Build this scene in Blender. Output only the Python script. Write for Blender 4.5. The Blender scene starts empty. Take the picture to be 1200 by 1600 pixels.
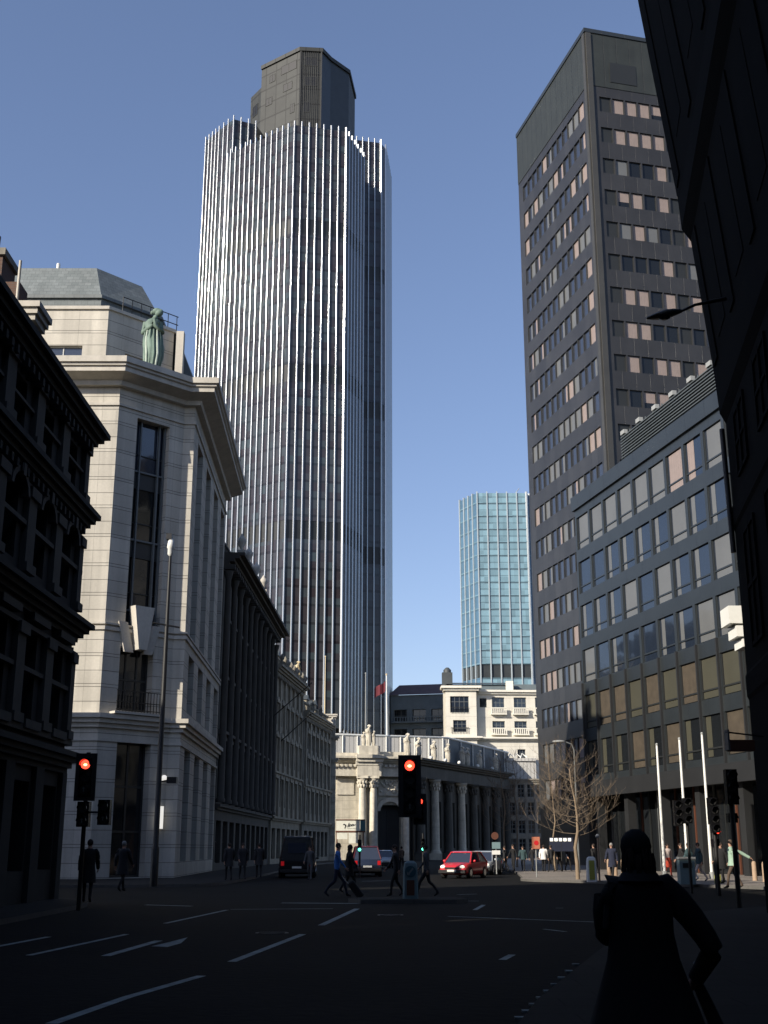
import bpy, bmesh, math, random
from mathutils import Vector, Matrix
R = random.Random(7)
SC = bpy.context.scene
COL = SC.collection
rad = math.radians
PI = math.pi
# ---------------------------------------------------------------- camera numbers
F = 1850.0
PITCH = math.atan(525 / 1850.0)
CP, SP = math.cos(PITCH), math.sin(PITCH)
EYE = 1.62

def at(px, py, Y):
    """point of the real street at forward distance Y seen in photo pixel px, py"""
    u, v = px - 600, 800 - py
    yf = F * CP - v * SP
    return Vector((u / yf * Y, Y, EYE + (F * SP + v * CP) / yf * Y))

def gnd(px, py, z=0.0):
    u, v = px - 600, 800 - py
    yf = F * CP - v * SP
    zf = F * SP + v * CP
    Y = (z - EYE) / zf * yf
    return Vector((u / yf * Y, Y, z))

def proj(p):
    x, y, z = p[0], p[1], p[2] - EYE
    d = y * CP + z * SP
    if d < .1:
        return None
    return (600 + F * x / d, 800 - F * (z * CP - y * SP) / d, d)

# ---------------------------------------------------------------- materials
MATS = {}

def mat(name, col, rough=.8, metal=0.0, var=.18, scale=.6, bands=(), vbands=(), brick=None, ior=None,
        bump=0.0, emit=None, cells=None, coat=0.0, streak=0.0, bandcol=.35, wobble=0.0, fine=True):
    m = bpy.data.materials.new(name)
    m.use_nodes = True
    nt = m.node_tree
    N, L = nt.nodes, nt.links
    bs = N['Principled BSDF']
    bs.inputs['Roughness'].default_value = rough
    bs.inputs['Metallic'].default_value = metal
    if ior:
        bs.inputs['IOR'].default_value = ior
    if coat:
        bs.inputs['Coat Weight'].default_value = coat
        bs.inputs['Coat Roughness'].default_value = .05

    def math_(op, a, b=None, c=None):
        n = N.new('ShaderNodeMath')
        n.operation = op
        for i, s in enumerate((a, b, c)):
            if s is None:
                continue
            if isinstance(s, (int, float)):
                n.inputs[i].default_value = s
            else:
                L.new(s, n.inputs[i])
        return n.outputs[0]
    geo = N.new('ShaderNodeNewGeometry')
    tc = N.new('ShaderNodeTexCoord')
    uv = N.new('ShaderNodeSeparateXYZ')
    L.new(tc.outputs['UV'], uv.inputs[0])
    U, V = uv.outputs[0], uv.outputs[1]

    def noise(sc, det=4, vec=None):
        n = N.new('ShaderNodeTexNoise')
        n.inputs['Scale'].default_value = sc
        n.inputs['Detail'].default_value = det
        L.new(vec or geo.outputs['Position'], n.inputs['Vector'])
        return n.outputs[0]
    f = None
    if var:
        f = math_('MULTIPLY_ADD', noise(scale, 5), var * 3, 1 - var * 1.5)
        if fine:
            f2 = math_('MULTIPLY_ADD', noise(scale * 14, 3), var * 1.6, 1 - var * .8)
            f = math_('MULTIPLY', f, f2)
    if streak:
        mp = N.new('ShaderNodeMapping')
        mp.inputs['Scale'].default_value = (2.2, 2.2, .12)
        L.new(geo.outputs['Position'], mp.inputs[0])
        s = math_('MULTIPLY_ADD', noise(1.0, 4, mp.outputs[0]), streak * 2.5, 1 - streak * 1.25)
        f = math_('MULTIPLY', f, s) if f else s

    def band(src, per, off, wid):
        t = math_('ADD', src, 1000 * per - off)
        t = math_('MODULO', t, per)
        return math_('LESS_THAN', t, wid)
    hgt = None
    for src, lst in ((V, bands), (U, vbands)):
        for per, off, wid in lst:
            b = band(src, per, off, wid)
            g = math_('MULTIPLY_ADD', b, bandcol - 1, 1.0)
            f = math_('MULTIPLY', f, g) if f else g
            hgt = math_('MAXIMUM', hgt, b) if hgt else b
    if cells:
        cu, cv, amt = cells
        cx = math_('FLOOR', math_('DIVIDE', U, cu))
        cy = math_('FLOOR', math_('DIVIDE', V, cv))
        cb = N.new('ShaderNodeCombineXYZ')
        L.new(cx, cb.inputs[0]); L.new(cy, cb.inputs[1])
        wn = N.new('ShaderNodeTexWhiteNoise')
        L.new(cb.outputs[0], wn.inputs[0])
        g = math_('MULTIPLY_ADD', wn.outputs[0], amt * 2, 1 - amt)
        f = math_('MULTIPLY', f, g) if f else g
    base = N.new('ShaderNodeRGB')
    base.outputs[0].default_value = (*col, 1)
    csrc = base.outputs[0]
    if brick:
        w, h, mo, c2, cm = brick
        bt = N.new('ShaderNodeTexBrick')
        bt.inputs['Color1'].default_value = (*col, 1)
        bt.inputs['Color2'].default_value = (*c2, 1)
        bt.inputs['Mortar'].default_value = (*cm, 1)
        bt.inputs['Scale'].default_value = 1
        bt.inputs['Mortar Size'].default_value = mo
        bt.inputs['Mortar Smooth'].default_value = .2
        bt.inputs['Brick Width'].default_value = w
        bt.inputs['Row Height'].default_value = h
        L.new(tc.outputs['UV'], bt.inputs['Vector'])
        csrc = bt.outputs[0]
    if cells and len(cells) == 3 and cells[2] > .3:
        # small hue drift from pane to pane
        mx0 = N.new('ShaderNodeMix'); mx0.data_type = 'RGBA'
        L.new(wn.outputs[0], mx0.inputs[0])
        mx0.inputs[6].default_value = (col[0] * 1.14, col[1] * .93, col[2] * .97, 1)
        mx0.inputs[7].default_value = (col[0] * .8, col[1] * 1.1, col[2] * 1.15, 1)
        csrc = mx0.outputs[2]
    if f is not None:
        vm = N.new('ShaderNodeVectorMath')
        vm.operation = 'SCALE'
        L.new(csrc, vm.inputs[0])
        L.new(f, vm.inputs['Scale'])
        L.new(vm.outputs[0], bs.inputs['Base Color'])
    else:
        L.new(csrc, bs.inputs['Base Color'])
    nrm = None
    if bump:
        bp = N.new('ShaderNodeBump')
        bp.inputs['Strength'].default_value = bump
        bp.inputs['Distance'].default_value = .03
        L.new(noise(6, 5), bp.inputs['Height'])
        nrm = bp.outputs[0]
    if wobble:
        bp = N.new('ShaderNodeBump')
        bp.inputs['Strength'].default_value = wobble
        bp.inputs['Distance'].default_value = .25
        L.new(noise(.7, 1), bp.inputs['Height'])
        nrm = bp.outputs[0]
    if hgt is not None:
        bp = N.new('ShaderNodeBump')
        bp.invert = True
        bp.inputs['Strength'].default_value = .6
        bp.inputs['Distance'].default_value = .03
        L.new(hgt, bp.inputs['Height'])
        if nrm:
            L.new(nrm, bp.inputs['Normal'])
        nrm = bp.outputs[0]
    if nrm:
        L.new(nrm, bs.inputs['Normal'])
    if emit:
        bs.inputs['Emission Color'].default_value = (*emit[0], 1)
        bs.inputs['Emission Strength'].default_value = emit[1]
    MATS[name] = m
    return m

# ---------------------------------------------------------------- mesh builder
class MB:
    def __init__(s):
        s.v, s.f, s.m, s.sm, s.slots = [], [], [], [], []

    def slot(s, name):
        if name not in s.slots:
            s.slots.append(name)
        return s.slots.index(name)

    def poly(s, pts, m, smooth=False):
        i = len(s.v)
        s.v += [tuple(p) for p in pts]
        s.f.append(tuple(range(i, i + len(pts))))
        s.m.append(s.slot(m)); s.sm.append(smooth)

    def faces(s, vs, fs, m, smooth=False):
        i = len(s.v)
        s.v += [tuple(p) for p in vs]
        k = s.slot(m)
        for f in fs:
            s.f.append(tuple(i + a for a in f)); s.m.append(k); s.sm.append(smooth)

    def hexa(s, p, m):      # p: 4 bottom ccw, 4 top ccw
        s.faces(p, [(3, 2, 1, 0), (4, 5, 6, 7), (0, 1, 5, 4), (1, 2, 6, 5), (2, 3, 7, 6), (3, 0, 4, 7)], m)

    def box(s, x0, x1, y0, y1, z0, z1, m):
        s.hexa([(x0, y0, z0), (x1, y0, z0), (x1, y1, z0), (x0, y1, z0),
                (x0, y0, z1), (x1, y0, z1), (x1, y1, z1), (x0, y1, z1)], m)

    def fbox(s, fc, u0, u1, z0, z1, w0, w1, m):
        s.hexa([fc.P(u0, z0, w1), fc.P(u1, z0, w1), fc.P(u1, z0, w0), fc.P(u0, z0, w0),
                fc.P(u0, z1, w1), fc.P(u1, z1, w1), fc.P(u1, z1, w0), fc.P(u0, z1, w0)], m)

    def fquad(s, fc, u0, u1, z0, z1, w, m):
        s.poly([fc.P(u0, z0, w), fc.P(u1, z0, w), fc.P(u1, z1, w), fc.P(u0, z1, w)], m)

    def prism(s, pts, z0, z1, m, top=True, bottom=False, side=True, mtop=None):
        n = len(pts)
        if side:
            for i in range(n):
                a, b = pts[i], pts[(i + 1) % n]
                s.poly([(a[0], a[1], z0), (b[0], b[1], z0), (b[0], b[1], z1), (a[0], a[1], z1)], m)
        if top:
            s.poly([(p[0], p[1], z1) for p in pts], mtop or m)
        if bottom:
            s.poly([(p[0], p[1], z0) for p in reversed(pts)], m)

    def loft(s, rings, m, smooth=True, caps=True, closed=True):
        n = len(rings[0])
        vs = [p for r in rings for p in r]
        fs = []
        rng = range(n) if closed else range(n - 1)
        for k in range(len(rings) - 1):
            for i in rng:
                j = (i + 1) % n
                fs.append((k * n + i, k * n + j, (k + 1) * n + j, (k + 1) * n + i))
        s.faces(vs, fs, m, smooth)
        if caps:
            s.poly(list(reversed(rings[0])), m)
            s.poly(rings[-1], m)

    def tube(s, pts, rr, m, n=8, smooth=True, caps=True):
        pts = [Vector(p) for p in pts]
        if isinstance(rr, (int, float)):
            rr = [rr] * len(pts)
        rings = []
        for i, p in enumerate(pts):
            if i == 0:
                d = pts[1] - p
            elif i == len(pts) - 1:
                d = p - pts[i - 1]
            else:
                d = (pts[i + 1] - p).normalized() + (p - pts[i - 1]).normalized()
            d.normalize()
            a = Vector((0, 0, 1)) if abs(d.z) < .9 else Vector((1, 0, 0))
            x = d.cross(a).normalized()
            y = d.cross(x).normalized()
            rings.append([p + (x * math.cos(t) + y * math.sin(t)) * rr[i] for t in [2 * PI * k / n for k in range(n)]])
        s.loft(rings, m, smooth, caps)

    def lathe(s, c, prof, m, n=12, smooth=True, sx=1, sy=1):
        c = Vector(c)
        rings = [[c + Vector((r * sx * math.cos(2 * PI * k / n), r * sy * math.sin(2 * PI * k / n), z)) for k in range(n)] for r, z in prof]
        s.loft(rings, m, smooth)

    def ball(s, c, r, m, n=12, sc=(1, 1, 1), rot=None):
        c = Vector(c)
        rings = []
        for i in range(1, n // 2 + 1):
            t = PI * (i - .5) / (n // 2)
            ring = []
            for k in range(n):
                p = Vector((r * sc[0] * math.sin(t) * math.cos(2 * PI * k / n), r * sc[1] * math.sin(t) * math.sin(2 * PI * k / n), r * sc[2] * math.cos(t)))
                if rot:
                    p = rot @ p
                ring.append(c + p)
            rings.append(ring)
        s.loft(rings, m)

    def mesh(s, name):
        me = bpy.data.meshes.new(name)
        me.from_pydata(s.v, [], s.f)
        for sl in s.slots:
            me.materials.append(MATS[sl])
        me.polygons.foreach_set('material_index', s.m)
        me.polygons.foreach_set('use_smooth', s.sm)
        uvl = me.uv_layers.new(name='UVMap').data
        me.update()
        uvs = [0.0] * (2 * len(me.loops))
        vs = s.v
        for p in me.polygons:
            nx, ny, nz = p.normal
            if abs(nz) > .8:
                for li in p.loop_indices:
                    q = vs[me.loops[li].vertex_index]
                    uvs[2 * li] = q[0]; uvs[2 * li + 1] = q[1]
            else:
                l = math.hypot(nx, ny) or 1
                tx, ty = -ny / l, nx / l
                for li in p.loop_indices:
                    q = vs[me.loops[li].vertex_index]
                    uvs[2 * li] = q[0] * tx + q[1] * ty; uvs[2 * li + 1] = q[2]
        uvl.foreach_set('uv', uvs)
        return me

    def build(s, name, parent=None, **kw):
        return link(name, s.mesh(name), parent, **kw)

WO = {}

def link(name, me, parent=None, loc=(0, 0, 0), rotz=0.0, label=None, cat=None, group=None, kind=None):
    o = bpy.data.objects.new(name, me)
    COL.objects.link(o)
    loc = Vector(loc)
    if parent is not None:
        o.parent = parent
        o.location = loc - WO.get(parent.name, Vector())
    else:
        o.location = loc
    o.rotation_euler = (0, 0, rotz)
    WO[o.name] = loc
    tag(o, label, cat, group, kind)
    return o

def tag(o, label=None, cat=None, group=None, kind=None):
    if label: o['label'] = label
    if cat: o['category'] = cat
    if group: o['group'] = group
    if kind: o['kind'] = kind
    return o

def thing(name, loc, label, cat, group=None, rotz=0.0):
    o = link(name, None, None, loc, rotz, label, cat, group)
    o.empty_display_size = .3
    return o

def recenter(o):
    """give a single-mesh thing its own origin at its base"""
    me = o.data
    xs = [v.co for v in me.vertices]
    c = Vector((sum(v.x for v in xs) / len(xs), sum(v.y for v in xs) / len(xs), min(v.z for v in xs)))
    me.transform(Matrix.Translation(-c))
    o.location = c
    return o

class Fac:
    """a facade line; u runs p0->p1, outward is to the right of that direction"""
    def __init__(s, p0, p1):
        s.p0 = Vector((p0[0], p0[1])); s.p1 = Vector((p1[0], p1[1]))
        s.d = (s.p1 - s.p0); s.L = s.d.length; s.d.normalize()
        s.n = Vector((s.d.y, -s.d.x))

    def P(s, u, z, w=0.0):
        q = s.p0 + s.d * u + s.n * w
        return (q.x, q.y, z)

def wall(mb, fc, u0, u1, z0, z1, ops, depth, m, mr=None):
    mr = mr or m
    us = sorted({u0, u1, *[o[0] for o in ops], *[o[1] for o in ops]})
    zs = sorted({z0, z1, *[o[2] for o in ops], *[o[3] for o in ops]})
    for a, b in zip(us, us[1:]):
        if b - a < 1e-6: continue
        run = None
        for c, d in zip(zs, zs[1:]):
            cu, cz = (a + b) / 2, (c + d) / 2
            hole = any(o[0] < cu < o[1] and o[2] < cz < o[3] for o in ops)
            if hole:
                if run is not None:
                    mb.fquad(fc, a, b, run, c, 0, m); run = None
            elif run is None:
                run = c
        if run is not None:
            mb.fquad(fc, a, b, run, zs[-1], 0, m)
    for o in ops:
        a, b, c, d = o[:4]
        dd = depth
        P = fc.P
        mb.poly([P(a, c, 0), P(a, d, 0), P(a, d, -dd), P(a, c, -dd)], mr)
        mb.poly([P(b, c, -dd), P(b, d, -dd), P(b, d, 0), P(b, c, 0)], mr)
        mb.poly([P(a, d, 0), P(b, d, 0), P(b, d, -dd), P(a, d, -dd)], mr)
        mb.poly([P(a, c, -dd), P(b, c, -dd), P(b, c, 0), P(a, c, 0)], mr)

def moulding(mb, path, prof, m, caps=True):
    """extrude a closed profile [(w outward, z)] along an xy path with mitred corners"""
    path = [Vector((p[0], p[1])) for p in path]
    ns = []
    for a, b in zip(path, path[1:]):
        d = (b - a).normalized(); ns.append(Vector((d.y, -d.x)))
    rings = []
    for i, p in enumerate(path):
        if i == 0: nn = ns[0]; k = 1
        elif i == len(path) - 1: nn = ns[-1]; k = 1
        else:
            nn = (ns[i - 1] + ns[i]).normalized(); k = 1 / max(.35, nn.dot(ns[i]))
        rings.append([(p.x + nn.x * w * k, p.y + nn.y * w * k, z) for w, z in prof])
    mb.loft(rings, m, smooth=False, caps=caps)

def corn(z0, z1, w, steps=3):
    """stepped cornice profile growing outward with height, top at z1"""
    pr = [(-.05, z0)]
    hs = (z1 - z0)
    for k in range(steps):
        wk = w * (k + 1) / steps
        pr += [(wk, z0 + hs * k / steps), (wk, z0 + hs * (k + 1) / steps - (.0 if k == steps - 1 else .0))]
    pr += [(-.05, z1)]
    return pr

def win_geo(mb, fc, u0, u1, z0, z1, w, glass, frame, nx=1, nz=2, t=.06, blind=None, bl=(0, 1, 0, 1)):
    """one window: glass plane, frame bars standing proud, an optional blind just before the dark glass"""
    mb.fquad(fc, u0, u1, z0, z1, w, glass)
    if blind:
        a, b, c, d = bl
        W, H = u1 - u0, z1 - z0
        mb.fquad(fc, u0 + W * a, u0 + W * b, z0 + H * c, z0 + H * d, w + .012, blind)
    if frame:
        w1 = w + .05
        w0 = w - .02
        for k in range(nx + 1):
            c = u0 + (u1 - u0) * k / nx
            a, b = max(u0, c - t / 2), min(u1, c + t / 2)
            if k == 0: b = u0 + t
            if k == nx: a = u1 - t
            mb.fbox(fc, a, b, z0, z1, w0, w1, frame)
        for k in range(nz + 1):
            c = z0 + (z1 - z0) * k / nz
            a, b = c - t / 2, c + t / 2
            if k == 0: a, b = z0, z0 + t
            if k == nz: a, b = z1 - t, z1
            mb.fbox(fc, u0 + t, u1 - t, a, b, w0, w1 - .008, frame)

def add_windows(parent, wins, limit=98, name='window'):
    """wins: list of (fc,u0,u1,z0,z1,kwargs). The largest in view become single parts, the rest one part."""
    def score(t):
        fc, u0, u1, z0, z1, kw = t
        p = proj(fc.P((u0 + u1) / 2, (z0 + z1) / 2))
        if p is None or not (-30 < p[0] < 1230 and -30 < p[1] < 1630):
            return 0
        a, b = proj(fc.P(u0, z0)), proj(fc.P(u1, z1))
        if a is None or b is None: return 0
        return abs(a[0] - b[0]) * abs(a[1] - b[1]) + .01
    ws = sorted(wins, key=score, reverse=True)
    nbig = limit if len(ws) > limit else len(ws)
    for t in ws[:nbig]:
        mb = MB(); win_geo(mb, *t[:5], **t[5]); mb.build(name, parent)
    if len(ws) > nbig:
        mb = MB()
        for t in ws[nbig:]:
            win_geo(mb, *t[:5], **t[5])
        mb.build(name, parent, kind='stuff')
# ---------------------------------------------------------------- the materials of the place
mat('asphalt', (.0075, .0075, .0072), .92, var=.45, scale=.35, bump=.4, ior=1.22)
mat('paving', (.022, .021, .02), .88, ior=1.25, brick=(.9, .6, .012, (.018, .018, .017), (.008, .008, .008)), var=.2, scale=.5)
mat('paving_sunlit', (.25, .215, .18), .85, brick=(.9, .6, .012, (.21, .185, .155), (.06, .055, .05)), var=.25, scale=.5)  # brighter copy of the paving, with the sunshine put into its colour
mat('kerbstone', (.10, .095, .085), .8, vbands=((.9, 0, .012),), var=.2)
mat('earth', (.06, .06, .055), .95)
mat('line_paint', (.24, .28, .27), .8, var=.55, scale=3.5)
mat('portland', (.48, .45, .385), .85, bands=((1.62, .0, .03), (1.62, .16, .03), (1.62, .86, .03)), vbands=((2.3, .4, .008),), var=.12, streak=.24, cells=(1.15, .81, .08), bandcol=.34)
mat('portland_plain', (.48, .45, .39), .85, var=.15, streak=.18)
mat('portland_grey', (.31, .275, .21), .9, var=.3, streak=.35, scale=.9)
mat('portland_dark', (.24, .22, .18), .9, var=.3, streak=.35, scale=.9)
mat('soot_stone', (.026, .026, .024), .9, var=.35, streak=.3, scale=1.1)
mat('soot_light', (.062, .058, .05), .85, var=.25, streak=.2, scale=1.1)
mat('brick', (.17, .085, .055), .9, brick=(.225, .075, .01, (.10, .06, .045), (.12, .1, .085)), var=.25)
mat('lead_roof', (.13, .145, .145), .55, var=.2, vbands=((.6, 0, .03),), bandcol=.6, streak=.2)
mat('slate_roof', (.17, .19, .19), .7, var=.25, brick=(.4, .25, .008, (.13, .15, .15), (.07, .08, .08)))
mat('slate_dark', (.055, .065, .07), .6, var=.25)
mat('bronze_green', (.13, .19, .155), .7, var=.35, scale=1.6, streak=.35)
mat('bronze_streak', (.36, .42, .36), .8, var=.3, scale=3)
mat('glass', (.012, .014, .016), .06, ior=1.5, var=0, wobble=.05)
mat('glass_blue', (.03, .036, .052), .06, ior=1.95, var=0, wobble=.05)
mat('glass_refl', (.018, .026, .042), .07, ior=1.75, var=0, wobble=.06)
mat('frame_dark', (.02, .022, .022), .5, var=.1)
mat('frame_grey', (.13, .14, .14), .5, var=.1)
mat('frame_white', (.5, .5, .47), .5, var=.1)
mat('iron', (.012, .012, .012), .45, var=.1)
mat('black_gloss', (.006, .006, .007), .25, var=0)
mat('white_paint', (.75, .75, .7), .5, var=.08)
mat('steel_rib', (.48, .50, .505), .19, metal=.6, coat=.7, var=0, scale=.8, fine=False)
mat('tower_glass', (.044, .043, .046), .13, ior=1.55, var=.15, scale=.08, cells=(1.6, 1.8, .33), bands=((3.6, 0, .5),), bandcol=.55, wobble=.04)
mat('tower_band', (.017, .019, .02), .4, var=.1, cells=(1.6, 3.9, .2))
mat('core_bronze', (.032, .035, .033), .65, var=.2, cells=(3.2, 4.0, .18), bands=((4.0, 0, .35),), vbands=((3.2, 0, .2),), bandcol=.3)
mat('core_dark', (.035, .04, .042), .4, var=.2)
mat('tower_spandrel', (.032, .032, .033), .4, var=.2, vbands=((1.42, 0, .05),), bandcol=.5, cells=(1.42, 3.5, .14))
mat('tower_crown', (.029, .033, .029), .5, var=.22, vbands=((1.42, 0, .07),), bandcol=.5, streak=.15)
mat('corner_strip', (.05, .05, .047), .5, var=.15)
mat('blind_warm', (.27, .215, .19), .6, var=.1, coat=.3, scale=2, vbands=((.3, 0, .02),), bandcol=.85)
mat('blind_grey', (.125, .13, .13), .6, var=.1, coat=.4)
mat('blind_olive', (.058, .056, .038), .6, var=.12, coat=.3)
mat('blind_tan', (.068, .054, .037), .7, var=.35, scale=2, coat=.3)
mat('block_panel', (.023, .028, .031), .4, ior=1.6, var=.15, vbands=((2.6, 0, .05),), bandcol=.6)
mat('block_dark', (.022, .023, .024), .5, var=.2)
mat('louvre', (.11, .125, .125), .5, metal=.3, var=.1)
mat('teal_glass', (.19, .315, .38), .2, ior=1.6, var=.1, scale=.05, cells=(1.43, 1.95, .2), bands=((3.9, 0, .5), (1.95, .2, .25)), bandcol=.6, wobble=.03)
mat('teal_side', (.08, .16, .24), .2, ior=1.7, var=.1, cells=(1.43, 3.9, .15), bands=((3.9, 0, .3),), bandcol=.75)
mat('mullion_pale', (.38, .44, .48), .4, var=.05)
mat('cream_stone', (.64, .61, .53), .85, var=.1, bands=((1.9, 0, .03),), bandcol=.75, streak=.1)
mat('cream_trim', (.74, .71, .62), .8, var=.1)
mat('grey_stone', (.12, .15, .165), .8, var=.2)
mat('red_slate', (.13, .09, .09), .8, var=.25)
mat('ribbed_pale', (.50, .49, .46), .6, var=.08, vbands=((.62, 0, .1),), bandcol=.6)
mat('ribbed_shaded', (.06, .075, .09), .6, var=.1)  # dark copy of the pale screen, its side's shade put into the colour
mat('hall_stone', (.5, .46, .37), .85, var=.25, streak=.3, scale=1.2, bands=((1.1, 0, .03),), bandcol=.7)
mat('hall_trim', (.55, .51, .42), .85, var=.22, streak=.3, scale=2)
mat('hall_shaded', (.075, .072, .062), .9, var=.3, streak=.3)  # dark copy of the hall stone, shade of the side front painted in
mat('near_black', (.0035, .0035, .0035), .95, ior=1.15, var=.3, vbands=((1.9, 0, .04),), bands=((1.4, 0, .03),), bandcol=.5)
mat('bark', (.22, .165, .11), .9, var=.3, scale=3)
mat('twig', (.17, .13, .09), .9, var=.2)
mat('red_lamp', (.3, .02, .01), .4, var=0, emit=((1, .05, .025), 3.0))
mat('red_core', (.6, .1, .05), .4, var=0, emit=((1, .3, .12), 7.0))
mat('green_lamp', (.02, .3, .2), .4, var=0, emit=((.1, 1, .6), 4.0))
mat('tail_lamp', (.35, .01, .012), .3, var=0, emit=((1, .02, .03), .12))
mat('head_lamp', (.7, .68, .6), .15, var=0, emit=((1, .93, .75), .6))
mat('lens_off', (.03, .03, .03), .3, var=0)
mat('arrow_grey', (.22, .25, .24), .6, var=0)
mat('rubber', (.012, .012, .012), .8, var=0)
mat('chrome', (.6, .6, .6), .2, metal=1, var=0)
mat('car_red', (.55, .025, .03), .3, var=0, coat=.7)
mat('car_silver', (.42, .45, .47), .3, metal=.4, var=0, coat=.7)
mat('car_navy', (.015, .02, .035), .25, var=0, coat=.8)
mat('car_maroon', (.08, .015, .02), .3, var=0, coat=.6)
mat('car_black', (.01, .01, .011), .25, var=0, coat=.6)
mat('plate_white', (.65, .65, .6), .5, var=0)
mat('sign_white', (.6, .6, .52), .6, var=.12, scale=3)
mat('sign_ink', (.03, .03, .04), .6, var=0)
mat('sign_teal', (.03, .10, .12), .5, var=.1)
mat('sign_brown', (.10, .035, .018), .6, var=.1)
mat('sign_orange', (.45, .16, .09), .6, var=.1)
mat('sign_olive', (.33, .33, .06), .6, var=.1)
mat('teal_body', (.16, .24, .25), .5, var=.1)
mat('lit_white', (.8, .8, .75), .5, var=0, emit=((1, .95, .85), .6))
mat('warm_sign', (.5, .4, .2), .5, var=.3, scale=5, emit=((1, .8, .5), .06))
mat('flag_red', (.11, .012, .02), .8, var=.2)
mat('lamp_grey', (.3, .31, .3), .5, var=.1)
mat('post_tan', (.34, .24, .16), .8, var=.2)
mat('gilt', (.55, .45, .27), .5, metal=.1, var=.1)
CLOTH = {}
def cloth(name, c, rough=.9):
    mat(name, c, rough, var=.2, scale=6); return name
for n_, c_ in dict(skin=(.42, .25, .18), hair=(.03, .02, .015), hair_grey=(.25, .24, .22), black_cloth=(.009, .009, .01), charcoal=(.02, .02, .022),
                   navy=(.012, .016, .035), blue_shirt=(.05, .17, .46), grey_cloth=(.07, .075, .08), green_coat=(.30, .42, .33), brown_cloth=(.08, .055, .04),
                   red_cloth=(.5, .06, .03), cream_cloth=(.5, .42, .38), teal_cloth=(.03, .06, .065), white_cloth=(.7, .68, .65), yellow_bag=(.42, .42, .12),
                   shoe=(.008, .008, .008), tan_cloth=(.22, .17, .12)).items():
    cloth(n_, c_)

# ---------------------------------------------------------------- ground, roads, pavements
mb = MB(); mb.poly([(-900, -400, -.03), (900, -400, -.03), (900, 1500, -.03), (-900, 1500, -.03)], 'earth')
mb.build('ground', kind='structure')
mb = MB()
n = 60
xs = [-60 + i * 4 for i in range(41)]
for i in range(len(xs) - 1):
    for y0, y1 in ((-40, 20), (20, 45), (45, 80), (80, 260)):
        mb.poly([(xs[i], y0, 0), (xs[i + 1], y0, 0), (xs[i + 1], y1, 0), (xs[i], y1, 0)], 'asphalt')
mb.build('road', kind='structure')

def pavement(name, pts, top='paving'):
    """raised slab with a kerb; pts is a ccw outline"""
    a = sum(pts[i][0] * pts[(i + 1) % len(pts)][1] - pts[(i + 1) % len(pts)][0] * pts[i][1] for i in range(len(pts)))
    if a < 0: pts = pts[::-1]
    mb = MB(); mb.prism(pts, -.02, .12, 'kerbstone', mtop=top)
    mb.build(name, kind='structure')

def arc(cx, cy, r, a0, a1, k=8):
    return [(cx + r * math.cos(rad(a0 + (a1 - a0) * i / k)), cy + r * math.sin(rad(a0 + (a1 - a0) * i / k))) for i in range(k + 1)]
pavement('pavement', [(-8.4, -40), (-8.4, 33)] + arc(-15.4, 34.5, 7.0, 0, 90, 8)[0:] + [(-70, 41.5), (-70, -40)])
pavement('pavement', [(-70, 53)] + [(-13, 52.2)] + arc(-10.9, 56.4, 3.6, -90, 0, 7) + [(-7.1, 63), (-7.3, 84), (-7.3, 118), (-5.6, 136), (-3.4, 160), (-14, 162), (-70, 162)])
pavement('pavement', [(8.6, 80), (7.4, 66)] + arc(10.2, 63.4, 3.2, 175, 245, 6) + [(11.3, 57), (14.7, 51.5), (18, 45), (40, 45), (60, 300), (40, 300), (12, 150)], 'paving_sunlit')
pavement('pavement', [(1.0, -20), (1.0, 10.5), (1.6, 13.2), (3.5, 20), (5.6, 26), (7.6, 30.5), (10, 33.2), (13, 34.2), (40, 34.2), (40, -20)])
pavement('traffic_island', [(-.7, 37.6), (2.2, 37.6), (2.6, 38.4), (2.2, 39.6), (-.7, 39.6), (-1.1, 38.4)])

mb = MB()
def stripe(a, b, w, z=.004):
    a, b = gnd(*a), gnd(*b)
    d = (b - a).normalized(); s = Vector((d.y, -d.x, 0)) * w / 2
    mb.poly([(a + s).to_tuple()[:2] + (z,), (b + s).to_tuple()[:2] + (z,), (b - s).to_tuple()[:2] + (z,), (a - s).to_tuple()[:2] + (z,)], 'line_paint')
for a, b, w in (((80, 1600), (200, 1558), .13), ((200, 1558), (315, 1525), .13), ((362, 1503), (473, 1460), .14), ((502, 1446), (558, 1420), .16),
                ((45, 1493), (198, 1460), .12), ((258, 1443), (355, 1422), .12), ((-30, 1484), (76, 1464), .13),
                ((165, 1494), (248, 1470), .16), ((440, 1411), (585, 1412), .3), ((565, 1377), (612, 1376), .2), ((360, 1421), (520, 1420), .14),
                ((228, 1414), (300, 1416), .2), ((700, 1432), (935, 1441), .12), ((715, 1398), (745, 1397), .15),
                ((742, 1422), (756, 1414), .13), ((720, 1408), (748, 1408), .13), ((868, 1419), (880, 1419), .1), ((785, 1500), (800, 1492), .12), ((850, 1452), (884, 1456), .1)):
    stripe(a, b, w)
# the arrow head on the left lane
p = [gnd(*q) for q in ((238, 1478), (292, 1464), (283, 1474), (236, 1481), (240, 1472), (236, 1470), (250, 1468))]
mb.poly([(q.x, q.y, .0045) for q in (gnd(236, 1479), gnd(262, 1473), gnd(293, 1465), gnd(283, 1474), gnd(262, 1480))], 'line_paint')
for i in range(9):
    q = gnd(812 + i * 11, 1592 - i * 10.5)
    mb.box(q.x - .05, q.x + .05, q.y - .05, q.y + .05, .001, .02, 'line_paint')
mb.build('road_marking', kind='structure')

# ---------------------------------------------------------------- LEFT: sooty Victorian block (near)
def rect_mb(fc, u0, u1, z0, z1, w0, w1, m, name, parent):
    b = MB(); b.fbox(fc, u0, u1, z0, z1, w0, w1, m); return b.build(name, parent)

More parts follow.
